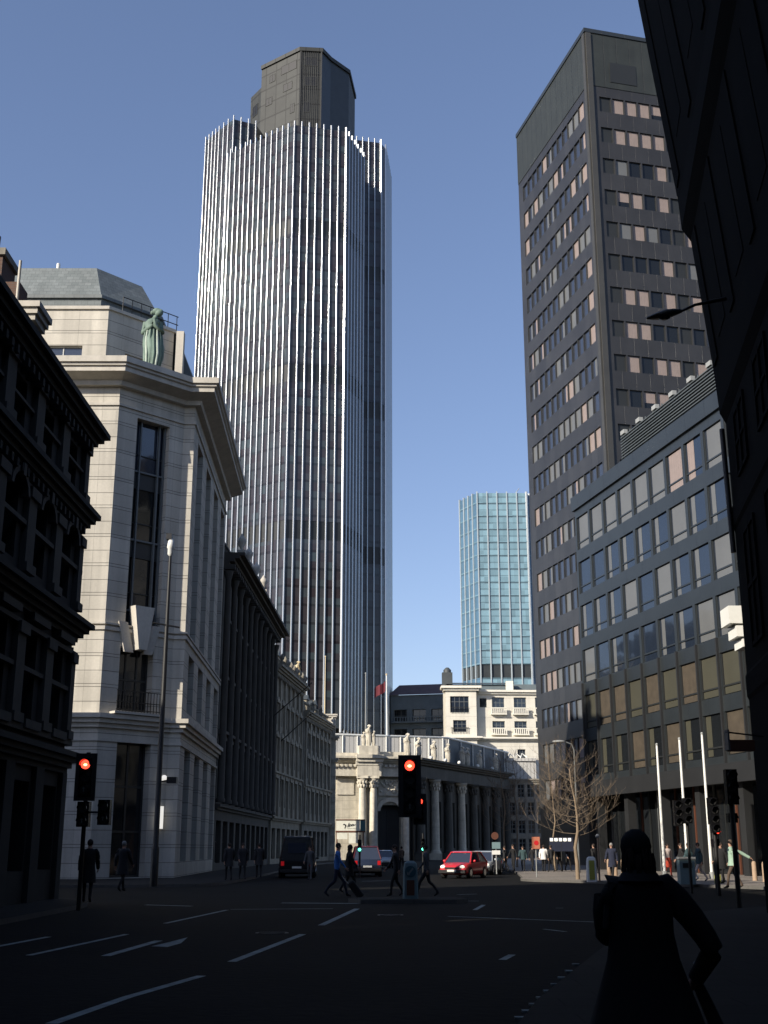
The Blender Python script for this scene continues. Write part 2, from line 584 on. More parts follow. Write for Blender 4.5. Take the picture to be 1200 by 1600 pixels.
vb = thing('office_building', (-16, 38, 0), 'soot dark ornate stone block with deep cornices at the left edge of the street', 'building')
X1a, X1b = -11.75, -11.6
fc = Fac((X1a, 21), (X1b, 43.7))
L = fc.L
w = MB(); ops = []; wins = []
lv = [(5.6, 8.7, 1.25), (10.4, 13.0, 1.25), (14.6, 16.2, 1.1)]
bay = 3.2
nb = 7
for i in range(nb):
    c = L - 1.75 - i * bay
    for z0, z1, ww in lv:
        ops.append((c - ww / 2, c + ww / 2, z0, z1))
        wins.append((fc, c - ww / 2, c + ww / 2, z0, z1, dict(w=-.5, glass='glass', frame='frame_dark', nx=2, nz=2)))
    ops.append((c - 1.0, c + 1.0, .9, 3.7))
wall(w, fc, 0, L, -.6, 17.2, ops, .5, 'soot_stone')
pts = [(X1a, 21), (X1b, 43.7), (-16, 43.7), (-16, 21)]
w.poly([(X1b, 43.7, -.6), (-16, 43.7, -.6), (-16, 43.7, 17.2), (X1b, 43.7, 17.2)], 'soot_stone')
w.poly([(-16, 43.7, 0), (-16, 21, 0), (-16, 21, 17.2), (-16, 43.7, 17.2)], 'soot_stone')
w.prism([(-16.05, 43.65), (-35, 43.65), (-35, 13), (-16.05, 13)], -.6, 9.5, 'soot_stone', mtop='slate_dark')
w.build('wall', vb)
w = MB(); w.poly([(p[0], p[1], 17.1) for p in pts], 'slate_dark'); w.build('roof', vb)
path = [(X1a, 21), (X1b, 43.7), (-15, 43.9)]
for z0, z1, ww in ((16.55, 17.35, .75), (13.25, 14.0, .62), (9.0, 9.7, .66), (4.2, 4.95, .5)):
    b = MB(); moulding(b, path, corn(z0, z1, ww, 4), 'soot_stone'); b.build('cornice', vb)
    if z0 > 9:
        b = MB()
        for k in range(18, int(L / .55)):
            b = MB(); b.fbox(fc, k * .55, k * .55 + .2, z0 - .25, z0 + .02, .0, ww * .55, 'soot_stone'); b.build('bracket', vb)
for z0, z1, ww in ((12.9, 13.02, .18), (8.45, 8.6, .2), (11.6, 11.75, .16), (7.1, 7.25, .14), (15.4, 15.5, .12), (5.2, 5.4, .22)):
    b = MB(); moulding(b, path, corn(z0, z1, ww, 1), 'soot_light'); b.build('string_course', vb)
for i in range(nb + 1):
    c = L - .15 - i * bay
    for z0, z1 in ((5.4, 8.5), (10.1, 12.9), (14.3, 16.6)):
        b = MB()
        b.fbox(fc, c - .42, c + .12 if i == 0 else c + .42, z0, z1, -.02, .2, 'soot_light')
        b.fbox(fc, c - .5, c + .14 if i == 0 else c + .5, z0, z0 + .3, .2, .3, 'soot_light')
        b.fbox(fc, c - .5, c + .14 if i == 0 else c + .5, z1 - .35, z1, .2, .3, 'soot_light')
        b.build('pilaster', vb)
    b = MB(); b.fbox(fc, c - .45, c + .12 if i == 0 else c + .45, -.6, 4.2, -.02, .18, 'soot_stone')
    b.build('pilaster', vb)
    if i < nb:
        cc = L - 1.75 - i * bay
        b = MB()
        # arched hood with keystone over the second-floor window, flat hood over the first
        ring = []
        for k in range(9):
            t = PI * k / 8
            ring.append(([fc.P(cc - .95 * math.cos(t), 12.45 + .75 * math.sin(t), ww) for ww in (0, .28)] + [fc.P(cc - .75 * math.cos(t), 12.45 + .55 * math.sin(t), ww) for ww in (.28, 0)]))
        b.loft(ring, 'soot_light', smooth=False)
        b.fbox(fc, cc - .14, cc + .14, 12.9, 13.3, 0, .36, 'soot_light')
        b.build('window_hood', vb)
        b = MB(); b.fbox(fc, cc - .95, cc + .95, 8.72, 8.98, 0, .34, 'soot_light'); b.build('window_hood', vb)
        b = MB(); b.fbox(fc, cc - .85, cc + .85, 5.3, 5.58, 0, .3, 'soot_light'); b.build('window_sill', vb)
        b = MB(); b.fquad(fc, cc - 1.0, cc + 1.0, .9, 3.7, -.5, 'glass'); b.fbox(fc, cc - .04, cc + .04, .9, 3.7, -.5, -.43, 'frame_dark'); b.fbox(fc, cc - 1, cc - .04, 2.6, 2.68, -.5, -.44, 'frame_dark'); b.build('shop_window', vb)
add_windows(vb, wins)
b = MB()
for z, y0 in ((11.9, .1), (7.9, .1)):
    b.fbox(fc, L + .02, L + .1, z, z + .9, -.1, .05, 'iron')
    for k in range(3):
        b.fbox(fc, L + .1, L + .3, z + .1 + .3 * k, z + .2 + .3 * k, -.05, .03, 'iron')
b.build('corner_bracket', vb)
# parapet pier, brick stacks and pots above it
b = MB(); b.box(-12.35, -11.5, 35.4, 36.2, 17.3, 18.6, 'portland_plain')
moulding(b, [(-12.45, 35.3), (-11.4, 35.3), (-11.4, 36.3), (-12.45, 36.3)], corn(18.1, 18.7, .25, 3), 'portland_plain')
b.build('parapet_pier', vb)
st = MB(); st.box(-16.0, -13.15, 36.9, 38.3, 17.0, 21.3, 'brick'); ch = st.build('chimney', vb)
b = MB(); b.box(-16.1, -13.05, 36.8, 38.4, 21.3, 21.55, 'portland_dark'); b.build('chimney_cap', ch)
b = MB(); b.lathe((-13.7, 37.5, 21.55), [(.2, 0), (.24, .1), (.17, .2), (.2, .8), (.12, .85)], 'slate_dark'); b.build('chimney_pot', ch)
b = MB(); b.tube([(-13.75, 37.5, 22.3), (-13.75, 37.5, 22.95)], .015, 'iron'); b.build('aerial', ch)
st = MB(); st.box(-12.95, -12.35, 36.5, 37.4, 17.0, 20.1, 'brick'); st.build('chimney', vb)
b = MB(); b.tube([(-11.95, 35.2, 17.5), (-11.95, 35.2, 20.2)], .05, 'portland_plain'); b.build('drainpipe', vb)
E0 = Vector((0, 0, EYE)); K1_ = .88
def shrink(o, k=K1_):
    o.location = E0 + (Vector(o.location) - E0) * k; o.scale = (k, k, k)
shrink(vb)
# unseen tall neighbour, added left of the frame to shade the street
nb_ = thing('office_building', (-20, 0, 0), 'unseen tall dark block added left of the camera to shade the street', 'building')
f2 = Fac((-11.9, -52), (-11.8, 12.5)); b = MB(); ops = []; wins = []
for i in range(14):
    for k in range(9):
        u = 3 + i * 4.5; z = 2 + k * 4.2
        ops.append((u, u + 1.8, z, z + 2.4)); wins.append((f2, u, u + 1.8, z, z + 2.4, dict(w=-.3, glass='glass', frame='frame_dark')))
wall(b, f2, 0, f2.L, 0, 41, ops, .3, 'soot_stone')
b.prism([(-11.8, 12.5), (-16.5, 12.5), (-16.5, -52), (-11.9, -52)], 0, 41, 'soot_stone', side=False)
for a, c in (((-11.8, 12.5), (-16.5, 12.5)), ((-16.5, 12.5), (-16.5, -52)), ((-16.5, -52), (-11.9, -52))):
    b.poly([(a[0], a[1], 0), (c[0], c[1], 0), (c[0], c[1], 41), (a[0], a[1], 41)], 'soot_stone')
b.build('wall', nb_); add_windows(nb_, wins, 60)

# ---------------------------------------------------------------- LEFT: pale corner building with the statue
pb = thing('corner_building', (-22, 75, 0), 'pale stone corner building with tall bronze window bay, cut corner and deep cornice', 'building')
A = (-14.8, 62.0); B_ = (-11.68, 65.12); B2 = (-11.05, 65.14); D = (-11.75, 84.6); W0 = (-46, 62.0)
H = 26.9
fS, fC, fR, fE = Fac(W0, A), Fac(A, B_), Fac(B_, B2), Fac(B2, D)
w = MB(); wins = []
# south face: only its right end shows; a column of windows further left
ops = []
for i in range(6):
    for k in range(6):
        u = 24.2 - i * 4; z = 1.2 if k == 0 else 5.2 + 3.9 * k
        ops.append((u - .8, u + .8, z, z + 2.2)); wins.append((fS, u - .8, u + .8, z, z + 2.2, dict(w=-.3, glass='glass', frame='frame_grey')))
wall(w, fS, 0, fS.L, 0, H, ops, .3, 'portland')
# cut corner
LC = fC.L
bay0, bay1 = 1.25, 3.45
ops = [(bay0, bay1, 13.1, 25.0), (1.05, 3.15, 8.6, 12.0), (1.2, 3.3, 0.15, 7.0)]
wall(w, fC, 0, LC, 0, H, ops, .55, 'portland')
wall(w, fR, 0, fR.L, 0, H, [], .3, 'portland')
# east face
ops = []
for i in range(4):
    u = 2.0 + i * 4.7
    ops.append((u, u + 2.6, 13.1, 25.0)); ops.append((u, u + 2.6, 9.0, 12.2)); ops.append((u, u + 2.6, .9, 6.9))
wall(w, fE, 0, fE.L, 0, H, ops, .6, 'portland')
w.poly([(D[0], D[1], 0), (-46, D[1], 0), (-46, D[1], H), (D[0], D[1], H)], 'portland_plain')
w.poly([(-46, D[1], 0), (-46, 62, 0), (-46, 62, H), (-46, D[1], H)], 'portland_plain')
w.build('wall', pb)
add_windows(pb, wins, 12)
# the bay glazing on the cut corner
def bay_win(fc, u0, u1, z0, z1, storeys, wd, parent):
    b = MB()
    h = (z1 - z0) / storeys
    for k in range(storeys):
        za = z0 + k * h
        b.fquad(fc, u0, u1, za + .95, za + h, -wd, 'glass_blue' if k == storeys - 1 else 'glass')
        b.fbox(fc, u0, u1, za, za + .95, -wd - .05, -wd + .08, 'frame_dark')
        b.fbox(fc, u0, u1, za + .92, za + 1.02, -wd + .08, -wd + .2, 'frame_grey')
        b.fbox(fc, u0, u1, za + 1.95, za + 2.0, -wd, -wd + .06, 'frame_dark')
    for q in (.0, .22, .78, .94):
        x = u0 + (u1 - u0) * q
        b.fbox(fc, x, x + .09, z0, z1, -wd + .08, -wd + .24, 'frame_grey')
    b.fbox(fc, u0, u0 + .16, z0, z1, -wd, -wd + .34, 'frame_dark')
    return b.build('window_bay', parent)
bay_win(fC, bay0, bay1, 13.1, 25.0, 3, .55, pb)
for i in range(4):
    u = 2.0 + i * 4.7
    bay_win(fE, u, u + 2.6, 13.1, 25.0, 3, .6, pb)
    b = MB(); win_geo(b, fE, u, u + 2.6, 9.0, 12.2, -.6, 'glass', 'frame_grey', 2, 2); b.build('window', pb)
    b = MB(); win_geo(b, fE, u, u + 2.6, .9, 6.9, -.6, 'glass', 'frame_dark', 2, 3); b.build('window', pb)
b = MB(); win_geo(b, fC, 1.05, 3.15, 8.6, 12.0, -.55, 'glass', 'frame_dark', 3, 2, t=.09); b.build('balcony_door', pb)
b = MB(); win_geo(b, fC, 1.2, 3.3, .15, 7.0, -.55, 'glass', 'frame_dark', 2, 3, t=.12); b.build('entrance_door', pb)
# splayed keystone blocks over the balcony door
b = MB()
def splay(ub, ut, wb, wt, z0, z1, pr, m):
    P = fC.P
    b.hexa([P(ub - wb, z0, pr), P(ub + wb, z0, pr), P(ub + wb, z0, -.02), P(ub - wb, z0, -.02),
            P(ut - wt, z1, pr), P(ut + wt, z1, pr), P(ut + wt, z1, -.02), P(ut - wt, z1, -.02)], m)
splay(2.1, 2.1, .26, .62, 11.85, 14.2, .55, 'portland_plain')
splay(1.5, 1.05, .28, .28, 11.7, 13.3, .14, 'portland_plain')
splay(2.7, 3.15, .28, .28, 11.7, 13.3, .14, 'portland_plain')
b.build('keystone', pb)
b = MB()
zr = 8.5
for k in range(15):
    u = .75 + k * .19
    b.fbox(fC, u, u + .03, zr, zr + 1.1, .42, .45, 'iron')
for z in (zr + .1, zr + .5, zr + 1.08):
    b.fbox(fC, .72, 3.48, z, z + .04, .41, .46, 'iron')
b.fbox(fC, .6, 3.6, zr - .12, zr, 0, .55, 'portland_plain')
b.build('balcony', pb)
# mouldings; the cornice wraps the corner
path = [W0, A, B_, B2, D]
for z0, z1, ww, st in ((7.65, 8.35, .45, 3), (12.75, 12.95, .1, 1), (13.05, 13.15, .12, 1), (25.4, 25.55, .1, 1), (6.95, 7.1, .08, 1)):
    b = MB(); moulding(b, path, corn(z0, z1, ww, st), 'portland_plain'); b.build('string_course', pb)
cpath = [W0, A, B_, B2, D]
b = MB(); moulding(b, cpath, [(-.1, 26.5), (.35, 26.5), (.4, 26.75), (1.2, 27.0), (1.2, 27.25), (1.32, 27.3), (1.32, 27.42), (1.45, 27.46), (1.45, 27.8), (-.1, 27.9)], 'portland_plain')
b.build('cornice', pb)
# roof storey, set back, with raised seam roof
AT = [(-46, 64.2), (-16.3, 64.2), (-13.0, 67.5), (-13.3, 84.3)]
w = MB()
fa = [Fac(a, c) for a, c in zip(AT, AT[1:])]
o1 = [(fa[0].L - 3.7, fa[0].L - .95 - .45, 28.9, 30.0), (fa[0].L - 9, fa[0].L - 7, 28.9, 30.0)]
wall(w, fa[0], 0, fa[0].L, 27.8, 32.4, o1, .25, 'portland')
o2 = [(1.3, 3.5, 28.6, 29.9)]
wall(w, fa[1], 0, fa[1].L, 27.8, 32.4, o2, .25, 'portland')
w.poly([fa[2].P(0, 27.8), fa[2].P(fa[2].L, 27.8), fa[2].P(fa[2].L, 32.4), fa[2].P(0, 32.4)], 'slate_dark')
w.poly([(p[0], p[1], 32.4) for p in AT] + [(-46, 84.3, 32.4)], 'lead_roof')
w.build('roof_storey', pb)
for f_, oo in ((fa[0], o1), (fa[1], o2)):
    for o in oo:
        b = MB(); win_geo(b, f_, *o[:4], -.25, 'glass_blue', 'frame_white', 2, 1); b.build('window', pb)
b = MB(); moulding(b, AT, corn(32.3, 32.5, .12, 1), 'portland_plain'); b.build('coping', pb)
RF = [(-46, 65.0), (-17.0, 65.0), (-14.0, 68.0), (-14.2, 84)]
RT = [(-46, 66.1), (-17.7, 66.1), (-15.4, 68.6), (-15.6, 84)]
w = MB()
for i in range(3):
    w.poly([(*RF[i], 32.5), (*RF[i + 1], 32.5), (*RF[i + 1], 33.5), (*RF[i], 33.5)], 'slate_roof')
    w.poly([(*RF[i], 33.5), (*RF[i + 1], 33.5), (*RT[i + 1], 36.0), (*RT[i], 36.0)], 'slate_roof')
w.poly([(*p_, 36.0) for p_ in RT], 'lead_roof')
moulding(w, RF, corn(33.4, 33.6, .15, 1), 'lead_roof')
w.build('roof', pb)
b = MB(); b.tube([(-20.2, 66.5, 36), (-20.2, 66.5, 36.5)], .12, 'white_paint'); b.build('roof_vent', pb)
b = MB()
for q in range(7):
    p_ = fa[1].P(1.0 + q * .65, 0, -.1); b.tube([(p_[0], p_[1], 32.4), (p_[0], p_[1], 33.5)], .025, 'iron')
for z in (32.95, 33.5):
    b.tube([fa[1].P(1.0, z, -.1), fa[1].P(5.0, z, -.1)], .03, 'iron')
b.build('railing', pb)
b = MB(); b.hexa([(-12.75, 67.0, 27.8), (-12.3, 67.0, 27.8), (-12.3, 67.5, 27.8), (-12.75, 67.5, 27.8), (-12.75, 67.0, 32.2), (-12.3, 67.0, 32.2), (-12.3, 67.5, 32.2), (-12.75, 67.5, 32.2)], 'portland_plain')
b.build('roof_fin', pb)
b = MB(); b.poly([(-12.9, 67.6, 32.3), (-11.2, 69.5, 28.0), (-11.2, 84, 28.0), (-12.9, 84, 32.3)], 'slate_dark'); b.poly([(-12.9, 67.6, 32.3), (-12.9, 67.6, 28), (-11.2, 69.5, 28.0)], 'slate_dark'); b.build('mansard', pb)

# bronze statue on the cornice
def oval(c, rx, ry, n, rot=0, wav=0, ph=0, k=5):
    out = []
    for i in range(n):
        t = 2 * PI * i / n
        q = 1 + wav * math.sin(k * t + ph)
        x, y = rx * q * math.cos(t), ry * q * math.sin(t)
        out.append(Vector((c[0] + x * math.cos(rot) - y * math.sin(rot), c[1] + x * math.sin(rot) + y * math.cos(rot), c[2])))
    return out
def statue_geo(b, c, h, m, m2=None, detail=1):
    """draped standing figure, head bowed, arms folded to the chest"""
    c = Vector(c); s = h / 1.9
    m2 = m2 or m
    rings = []
    for z, rx, ry, wav, dx in ((0, .21, .19, .10, 0), (.15, .20, .18, .14, .02), (.45, .24, .20, .13, .05), (.75, .27, .21, .10, .03), (.95, .25, .19, .09, 0),
                               (1.1, .19, .15, .05, 0), (1.25, .20, .15, .03, -.02), (1.42, .23, .15, .02, -.02), (1.52, .17, .12, 0, 0), (1.58, .075, .075, 0, .02), (1.66, .06, .07, 0, .04)):
        rings.append(oval(c + Vector((dx, 0, z)) * s, rx * s, ry * s, 22, .4, wav, z * 2.2, 6))
    b.loft(rings, m)
    b.ball(c + Vector((.14, -.05, 1.72)) * s, .105 * s, m, 12, (1.0, .95, 1.2), Matrix.Rotation(.7, 3, 'Y'))
    b.ball(c + Vector((.07, .0, 1.79)) * s, .115 * s, m, 12, (1.15, 1.0, .85))
    b.ball(c + Vector((-.06, .03, 1.77)) * s, .06 * s, m, 8)
    b.ball(c + Vector((.21, -.05, 1.73)) * s, .03 * s, m, 6)
    for sg in (-1, 1):
        sh = c + Vector((-.02 + .1 * sg, -.0 + .0 * sg, 0)) * s
        b.tube([c + Vector((.20 * sg - .02, -.02, 1.44)) * s, c + Vector((.26 * sg, -.06, 1.15)) * s, c + Vector((.05 * sg + .03, -.22, 1.28)) * s, c + Vector((.06, -.2, 1.48)) * s],
               [.075 * s, .07 * s, .05 * s, .04 * s], m, 8)
    b.ball(c + Vector((.08, -.19, 1.53)) * s, .06 * s, m, 8)
    # falling folds of the cloak
    for k in range(7):
        a = -2.6 + k * .42
        x, y = math.cos(a), math.sin(a)
        b.tube([c + Vector((.2 * x, .15 * y, 1.35)) * s, c + Vector((.25 * x, .19 * y, .95)) * s, c + Vector((.25 * x + .03, .2 * y, .5)) * s, c + Vector((.2 * x, .18 * y, .03)) * s],
               [.02 * s, .035 * s, .04 * s, .03 * s], m2 if k % 3 == 1 else m, 6)
b = MB(); sc_ = (-13.45, 63.55, 27.95)
b.box(sc_[0] - .5, sc_[0] + .5, sc_[1] - .5, sc_[1] + .5, 27.85, 28.0, 'bronze_green')
statue_geo(b, (sc_[0], sc_[1], 28.0), 4.1, 'bronze_green', 'bronze_streak')
recenter(b.build('statue', label='green bronze draped woman statue standing on the corner cornice', cat='statue'))

# wall lamp and a glowing strip imitating a sunlit sliver of the corner building
b = MB(); q = Vector(fC.P(4.0, 5.2, .35)); b.ball(q, .17, 'lit_white', 10); b.tube([fC.P(4.0, 5.2, 0), q], .04, 'iron'); recenter(b.build('wall_lamp', label='round white wall lamp beside the corner building entrance', cat='lamp'))
b = MB(); b.fbox(fC, 3.85, 4.15, 2.6, 3.75, .1, .25, 'lit_white'); b.fbox(fC, 3.92, 4.08, 2.7, 3.65, 0, .1, 'iron'); recenter(b.build('sunlit_sliver', label='tall narrow glowing white strip added as a sunlit sliver on the corner building wall', cat='sign'))
# ---------------------------------------------------------------- LEFT: further terrace
def terrace(loc, label, p0, p1, Ht, floors, bay, wm, tm, ztop, cw, depth=12, cols=False, far=None, ground=4.4):
    t = thing('terrace_building', loc, label, 'building')
    fc = Fac(p0, p1); L = fc.L
    w = MB(); ops = []; wins = []
    n = int(L / bay); off = (L - n * bay) / 2
    for i in range(n):
        c = off + (i + .5) * bay
        for z0, z1 in floors:
            ops.append((c - .62, c + .62, z0, z1))
            wins.append((fc, c - .62, c + .62, z0, z1, dict(w=-.35, glass='glass', frame='frame_grey', nx=2, nz=2)))
        ops.append((c - bay * .36, c + bay * .36, .6, ground - .9))
        wins.append((fc, c - bay * .36, c + bay * .36, .6, ground - .9, dict(w=-.35, glass='glass', frame='frame_dark', nx=2, nz=2)))
    wall(w, fc, 0, L, 0, Ht, ops, .35, wm)
    q0 = (p0[0] - depth, p0[1]); q1 = (p1[0] - depth, p1[1])
    for a, c in ((p1, q1), (q1, q0), (q0, p0)):
        w.poly([(a[0], a[1], 0), (c[0], c[1], 0), (c[0], c[1], Ht), (a[0], a[1], Ht)], wm)
    w.build('wall', t)
    b = MB(); b.poly([(*p0, Ht), (*p1, Ht), (*q1, Ht), (*q0, Ht)], 'slate_dark'); b.build('roof', t)
    path = [p0, p1, (p1[0] - .8, p1[1] + .02)]
    b = MB(); moulding(b, path, corn(ztop - .9, ztop, cw, 4), tm); b.build('cornice', t)
    for k in range(int(L / .9)):
        b = MB(); b.fbox(fc, k * .9, k * .9 + .3, ztop - 1.25, ztop - .9, 0, cw * .55, tm); b.build('bracket', t)
    for z in (ground, floors[0][1] + .55):
        b = MB(); moulding(b, path, corn(z - .2, z + .2, .35, 2), tm); b.build('string_course', t)
    for i in range(n + 1):
        c = off + i * bay
        b = MB()
        if cols:
            z0, z1 = ground + .3, ztop - 1.4
            cc = Vector(fc.P(c, z0, .32))
            b.lathe(cc, [(.34, 0), (.34, .2), (.26, .3), (.25, (z1 - z0) * .4), (.21, z1 - z0 - .6), (.33, z1 - z0 - .2), (.36, z1 - z0)], tm, 12)
            b.build('column', t)
        else:
            b.fbox(fc, max(0, c - .3), min(L, c + .3), ground + .2, ztop - .9, 0, .22, tm)
            b.build('pilaster', t)
    k_ = 0
    for fcw, u0, u1, z0, z1, kw in reversed(wins):
        if z0 < 2 or k_ > 44: continue
        k_ += 1
        b = MB(); b.fbox(fcw, u0 - .18, u1 + .18, z1 + .08, z1 + .3, 0, .3, tm)
        P = fcw.P; um = (u0 + u1) / 2
        b.hexa([P(u0 - .15, z1 + .3, .26), P(u1 + .15, z1 + .3, .26), P(u1 + .15, z1 + .3, -.02), P(u0 - .15, z1 + .3, -.02), P(um - .05, z1 + .72, .22), P(um + .05, z1 + .72, .22), P(um + .05, z1 + .72, -.02), P(um - .05, z1 + .72, -.02)], tm)
        b.build('window_hood', t)
    # roof balustrade and dormers behind it
    b = MB(); b.fbox(fc, 0, L, ztop, ztop + .18, -.5, -.2, tm); b.fbox(fc, 0, L, ztop + .95, ztop + 1.12, -.5, -.2, tm)
    for q in range(int(L / .42)): b.fbox(fc, q * .42, q * .42 + .2, ztop + .18, ztop + .95, -.43, -.27, tm)
    b.build('balustrade', t)
    for q in range(int(L / (bay * 2))):
        u = bay + q * bay * 2
        b = MB(); b.fbox(fc, u - .7, u + .7, Ht, Ht + 2.3, -2.6, -1.2, tm); b.fbox(fc, u - .45, u + .45, Ht + .6, Ht + 1.9, -1.2, -1.17, 'glass')
        b.hexa([fc.P(u - .85, Ht + 2.3, -1.05), fc.P(u + .85, Ht + 2.3, -1.05), fc.P(u + .85, Ht + 2.3, -2.7), fc.P(u - .85, Ht + 2.3, -2.7), fc.P(u - .06, Ht + 2.9, -1.1), fc.P(u + .06, Ht + 2.9, -1.1), fc.P(u + .06, Ht + 2.9, -2.7), fc.P(u - .06, Ht + 2.9, -2.7)], 'slate_dark')
        b.build('dormer', t)
    add_windows(t, wins, 60)
    return t, fc
t3, f3 = terrace((-17, 100, 0), 'dark stone terrace with columns and a very deep roof cornice next along the left side', (-11.75, 84.8), (-11.15, 118.2), 22.0,
                 [(6, 9), (10.8, 13.4), (15.2, 17.6)], 3.3, 'soot_light', 'soot_light', 22.6, 1.5, cols=True)
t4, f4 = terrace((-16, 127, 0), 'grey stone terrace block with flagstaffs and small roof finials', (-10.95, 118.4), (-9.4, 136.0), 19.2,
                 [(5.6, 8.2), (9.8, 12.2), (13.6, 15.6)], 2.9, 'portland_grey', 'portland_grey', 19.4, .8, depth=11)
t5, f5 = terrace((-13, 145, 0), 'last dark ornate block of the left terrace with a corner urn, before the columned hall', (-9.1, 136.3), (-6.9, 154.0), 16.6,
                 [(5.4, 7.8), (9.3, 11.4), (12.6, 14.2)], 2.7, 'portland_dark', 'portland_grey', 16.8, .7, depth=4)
# finials along the roofs
def urn(c, s, m='portland_plain'):
    b = MB()
    b.box(c[0] - .3 * s, c[0] + .3 * s, c[1] - .3 * s, c[1] + .3 * s, c[2], c[2] + .35 * s, m)
    b.lathe((c[0], c[1], c[2] + .35 * s), [(.12 * s, 0), (.1 * s, .15 * s), (.32 * s, .55 * s), (.34 * s, .8 * s), (.2 * s, .95 * s), (.1 * s, 1.1 * s), (.02 * s, 1.25 * s)], m, 10)
    return b
names = ['pale stone urn finial above the deep cornice, nearest the corner building', 'pale stone urn finial, second along the deep cornice', 'pale stone urn finial, third along the deep cornice', 'pale stone urn finial, fourth along the deep cornice']
for i, u in enumerate((1.0, 5.0, 10.0, 15.0)):
    q = f3.P(u, 22.6, 1.1)
    recenter(urn(q, 1.05).build('urn_finial', label=names[i], cat='urn', group='urns along the deep cornice'))
for i in range(9):
    q = f4.P(1 + i * 1.95, 19.4, .55)
    recenter(urn(q, .75, 'portland_dark').build('ball_finial', label='small grey finial, %s of the row on the grey terrace roof' % ('first', 'second', 'third', 'fourth', 'fifth', 'sixth', 'seventh', 'eighth', 'ninth')[i], cat='finial', group='finials on the grey terrace roof'))
b = MB(); statue_geo(b, f4.P(12.5, 19.4, .3), 2.2, 'gilt'); recenter(b.build('statue', label='small warm gilded figure on the grey terrace roof', cat='statue'))
for i, u in enumerate((4, 9.5)):
    b = MB(); statue_geo(b, f5.P(u, 16.8, .2), 1.6, 'portland_dark'); recenter(b.build('statue', label=('nearer' if not i else 'farther') + ' small stone figure on the roof edge of the last terrace block', cat='statue', group='stone figures on the last terrace block'))
# corner pavilion at the end of that terrace
cp = thing('corner_turret', (-6.6, 155.2, 0), 'slim pale stone corner pier with carved top at the end of the left terrace', 'turret')
b = MB(); b.box(-7.3, -6.2, 154.4, 155.5, 0, 15.4, 'hall_trim'); b.build('pier', cp)
b = MB(); moulding(b, [(-7.4, 154.3), (-6.1, 154.3), (-6.1, 155.6)], corn(12.2, 12.7, .3, 2), 'hall_trim'); moulding(b, [(-7.4, 154.3), (-6.1, 154.3), (-6.1, 155.6)], corn(15.0, 15.5, .35, 2), 'hall_trim')
for k in range(7): b.box(-7.35, -6.15, 154.25, 154.4, .8 + k * 1.6, 1.5 + k * 1.6, 'hall_trim')
b.build('moulding', cp)
b = MB(); b.box(-7.9, -6.3, 154.6, 155.8, 15.5, 18.2, 'portland_plain'); moulding(b, [(-8.0, 154.5), (-6.2, 154.5), (-6.2, 155.9)], corn(17.9, 18.3, .2, 2), 'portland_plain')
for k in range(2): b.lathe((-7.6 + k * .95, 154.5, 15.9), [(.12, 0), (.2, .4), (.12, .9), (.2, 1.6), (.1, 2)], 'portland_plain', 8)
b.build('attic_box', cp)

# flag staffs
def pole(a, c, r0, r1, m, name, label, cat='flagpole', group=None, ball=True, parent=None):
    b = MB(); b.tube([a, c], [r0, r1], m, 10)
    if ball: b.ball(c, r1 * 2.2, 'gilt' if m == 'white_paint' else m, 8)
    o = b.build(name, parent, label=label, cat=cat, group=group)
    if parent is None: recenter(o)
    return o
a = f3.P(31, 13.5, 0); c = Vector(a) + Vector((4.3, -3, 3.2)); pole(a, c, .06, .035, 'soot_light', 'flagpole', 'bare slanting flag staff jutting from the dark columned terrace, upper one')
a = f4.P(4, 12.0, 0); c = Vector(a) + Vector((3.2, -2, 2.6)); pole(a, c, .06, .035, 'soot_light', 'flagpole', 'shorter slanting flag staff low on the grey terrace facade')
c0 = at(507, 1140, 156); c1 = at(508, 1026, 156); pole(c0, (c0.x, 156, c1.z), .11, .06, 'gilt', 'flagpole', 'yellowish upright flagpole behind the end of the left terrace')
# the columned hall -------------------------------------------------
gh = thing('columned_hall', (5, 182, 0), 'low pale stone hall with giant columns and statues on its roof, facing the camera', 'building')
G0, G1, G2 = (-7.2, 162.6), (3.6, 165.0), (19.6, 200.0)
fF, fG = Fac(G0, G1), Fac(G1, G2)
w = MB()
LF = fF.L
ua = 6.55
opsF = [(ua, ua + 3.2, .3, 7.2)]
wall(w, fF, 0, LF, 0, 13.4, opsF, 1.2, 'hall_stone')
opsG = []; winG = []
for i in range(7):
    u = 2.2 + i * 5.3
    opsG.append((u + .8, u + 3.6, 1.6, 8.0)); winG.append((fG, u + .8, u + 3.6, 1.6, 8.0, dict(w=-.7, glass='glass', frame='frame_dark', nx=2, nz=3, t=.12)))
wall(w, fG, 0, fG.L, 0, 13.4, opsG, .7, 'hall_shaded')
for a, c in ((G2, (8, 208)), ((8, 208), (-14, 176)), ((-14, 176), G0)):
    w.poly([(*a, 0), (*c, 0), (*c, 13.4), (*a, 13.4)], 'hall_shaded')
w.build('wall', gh)
b = MB(); b.poly([(*G0, 13.4), (*G1, 13.4), (*G2, 13.4), (8, 208, 13.4), (-14, 176, 13.4)], 'lead_roof'); b.build('roof', gh)
add_windows(gh, winG)
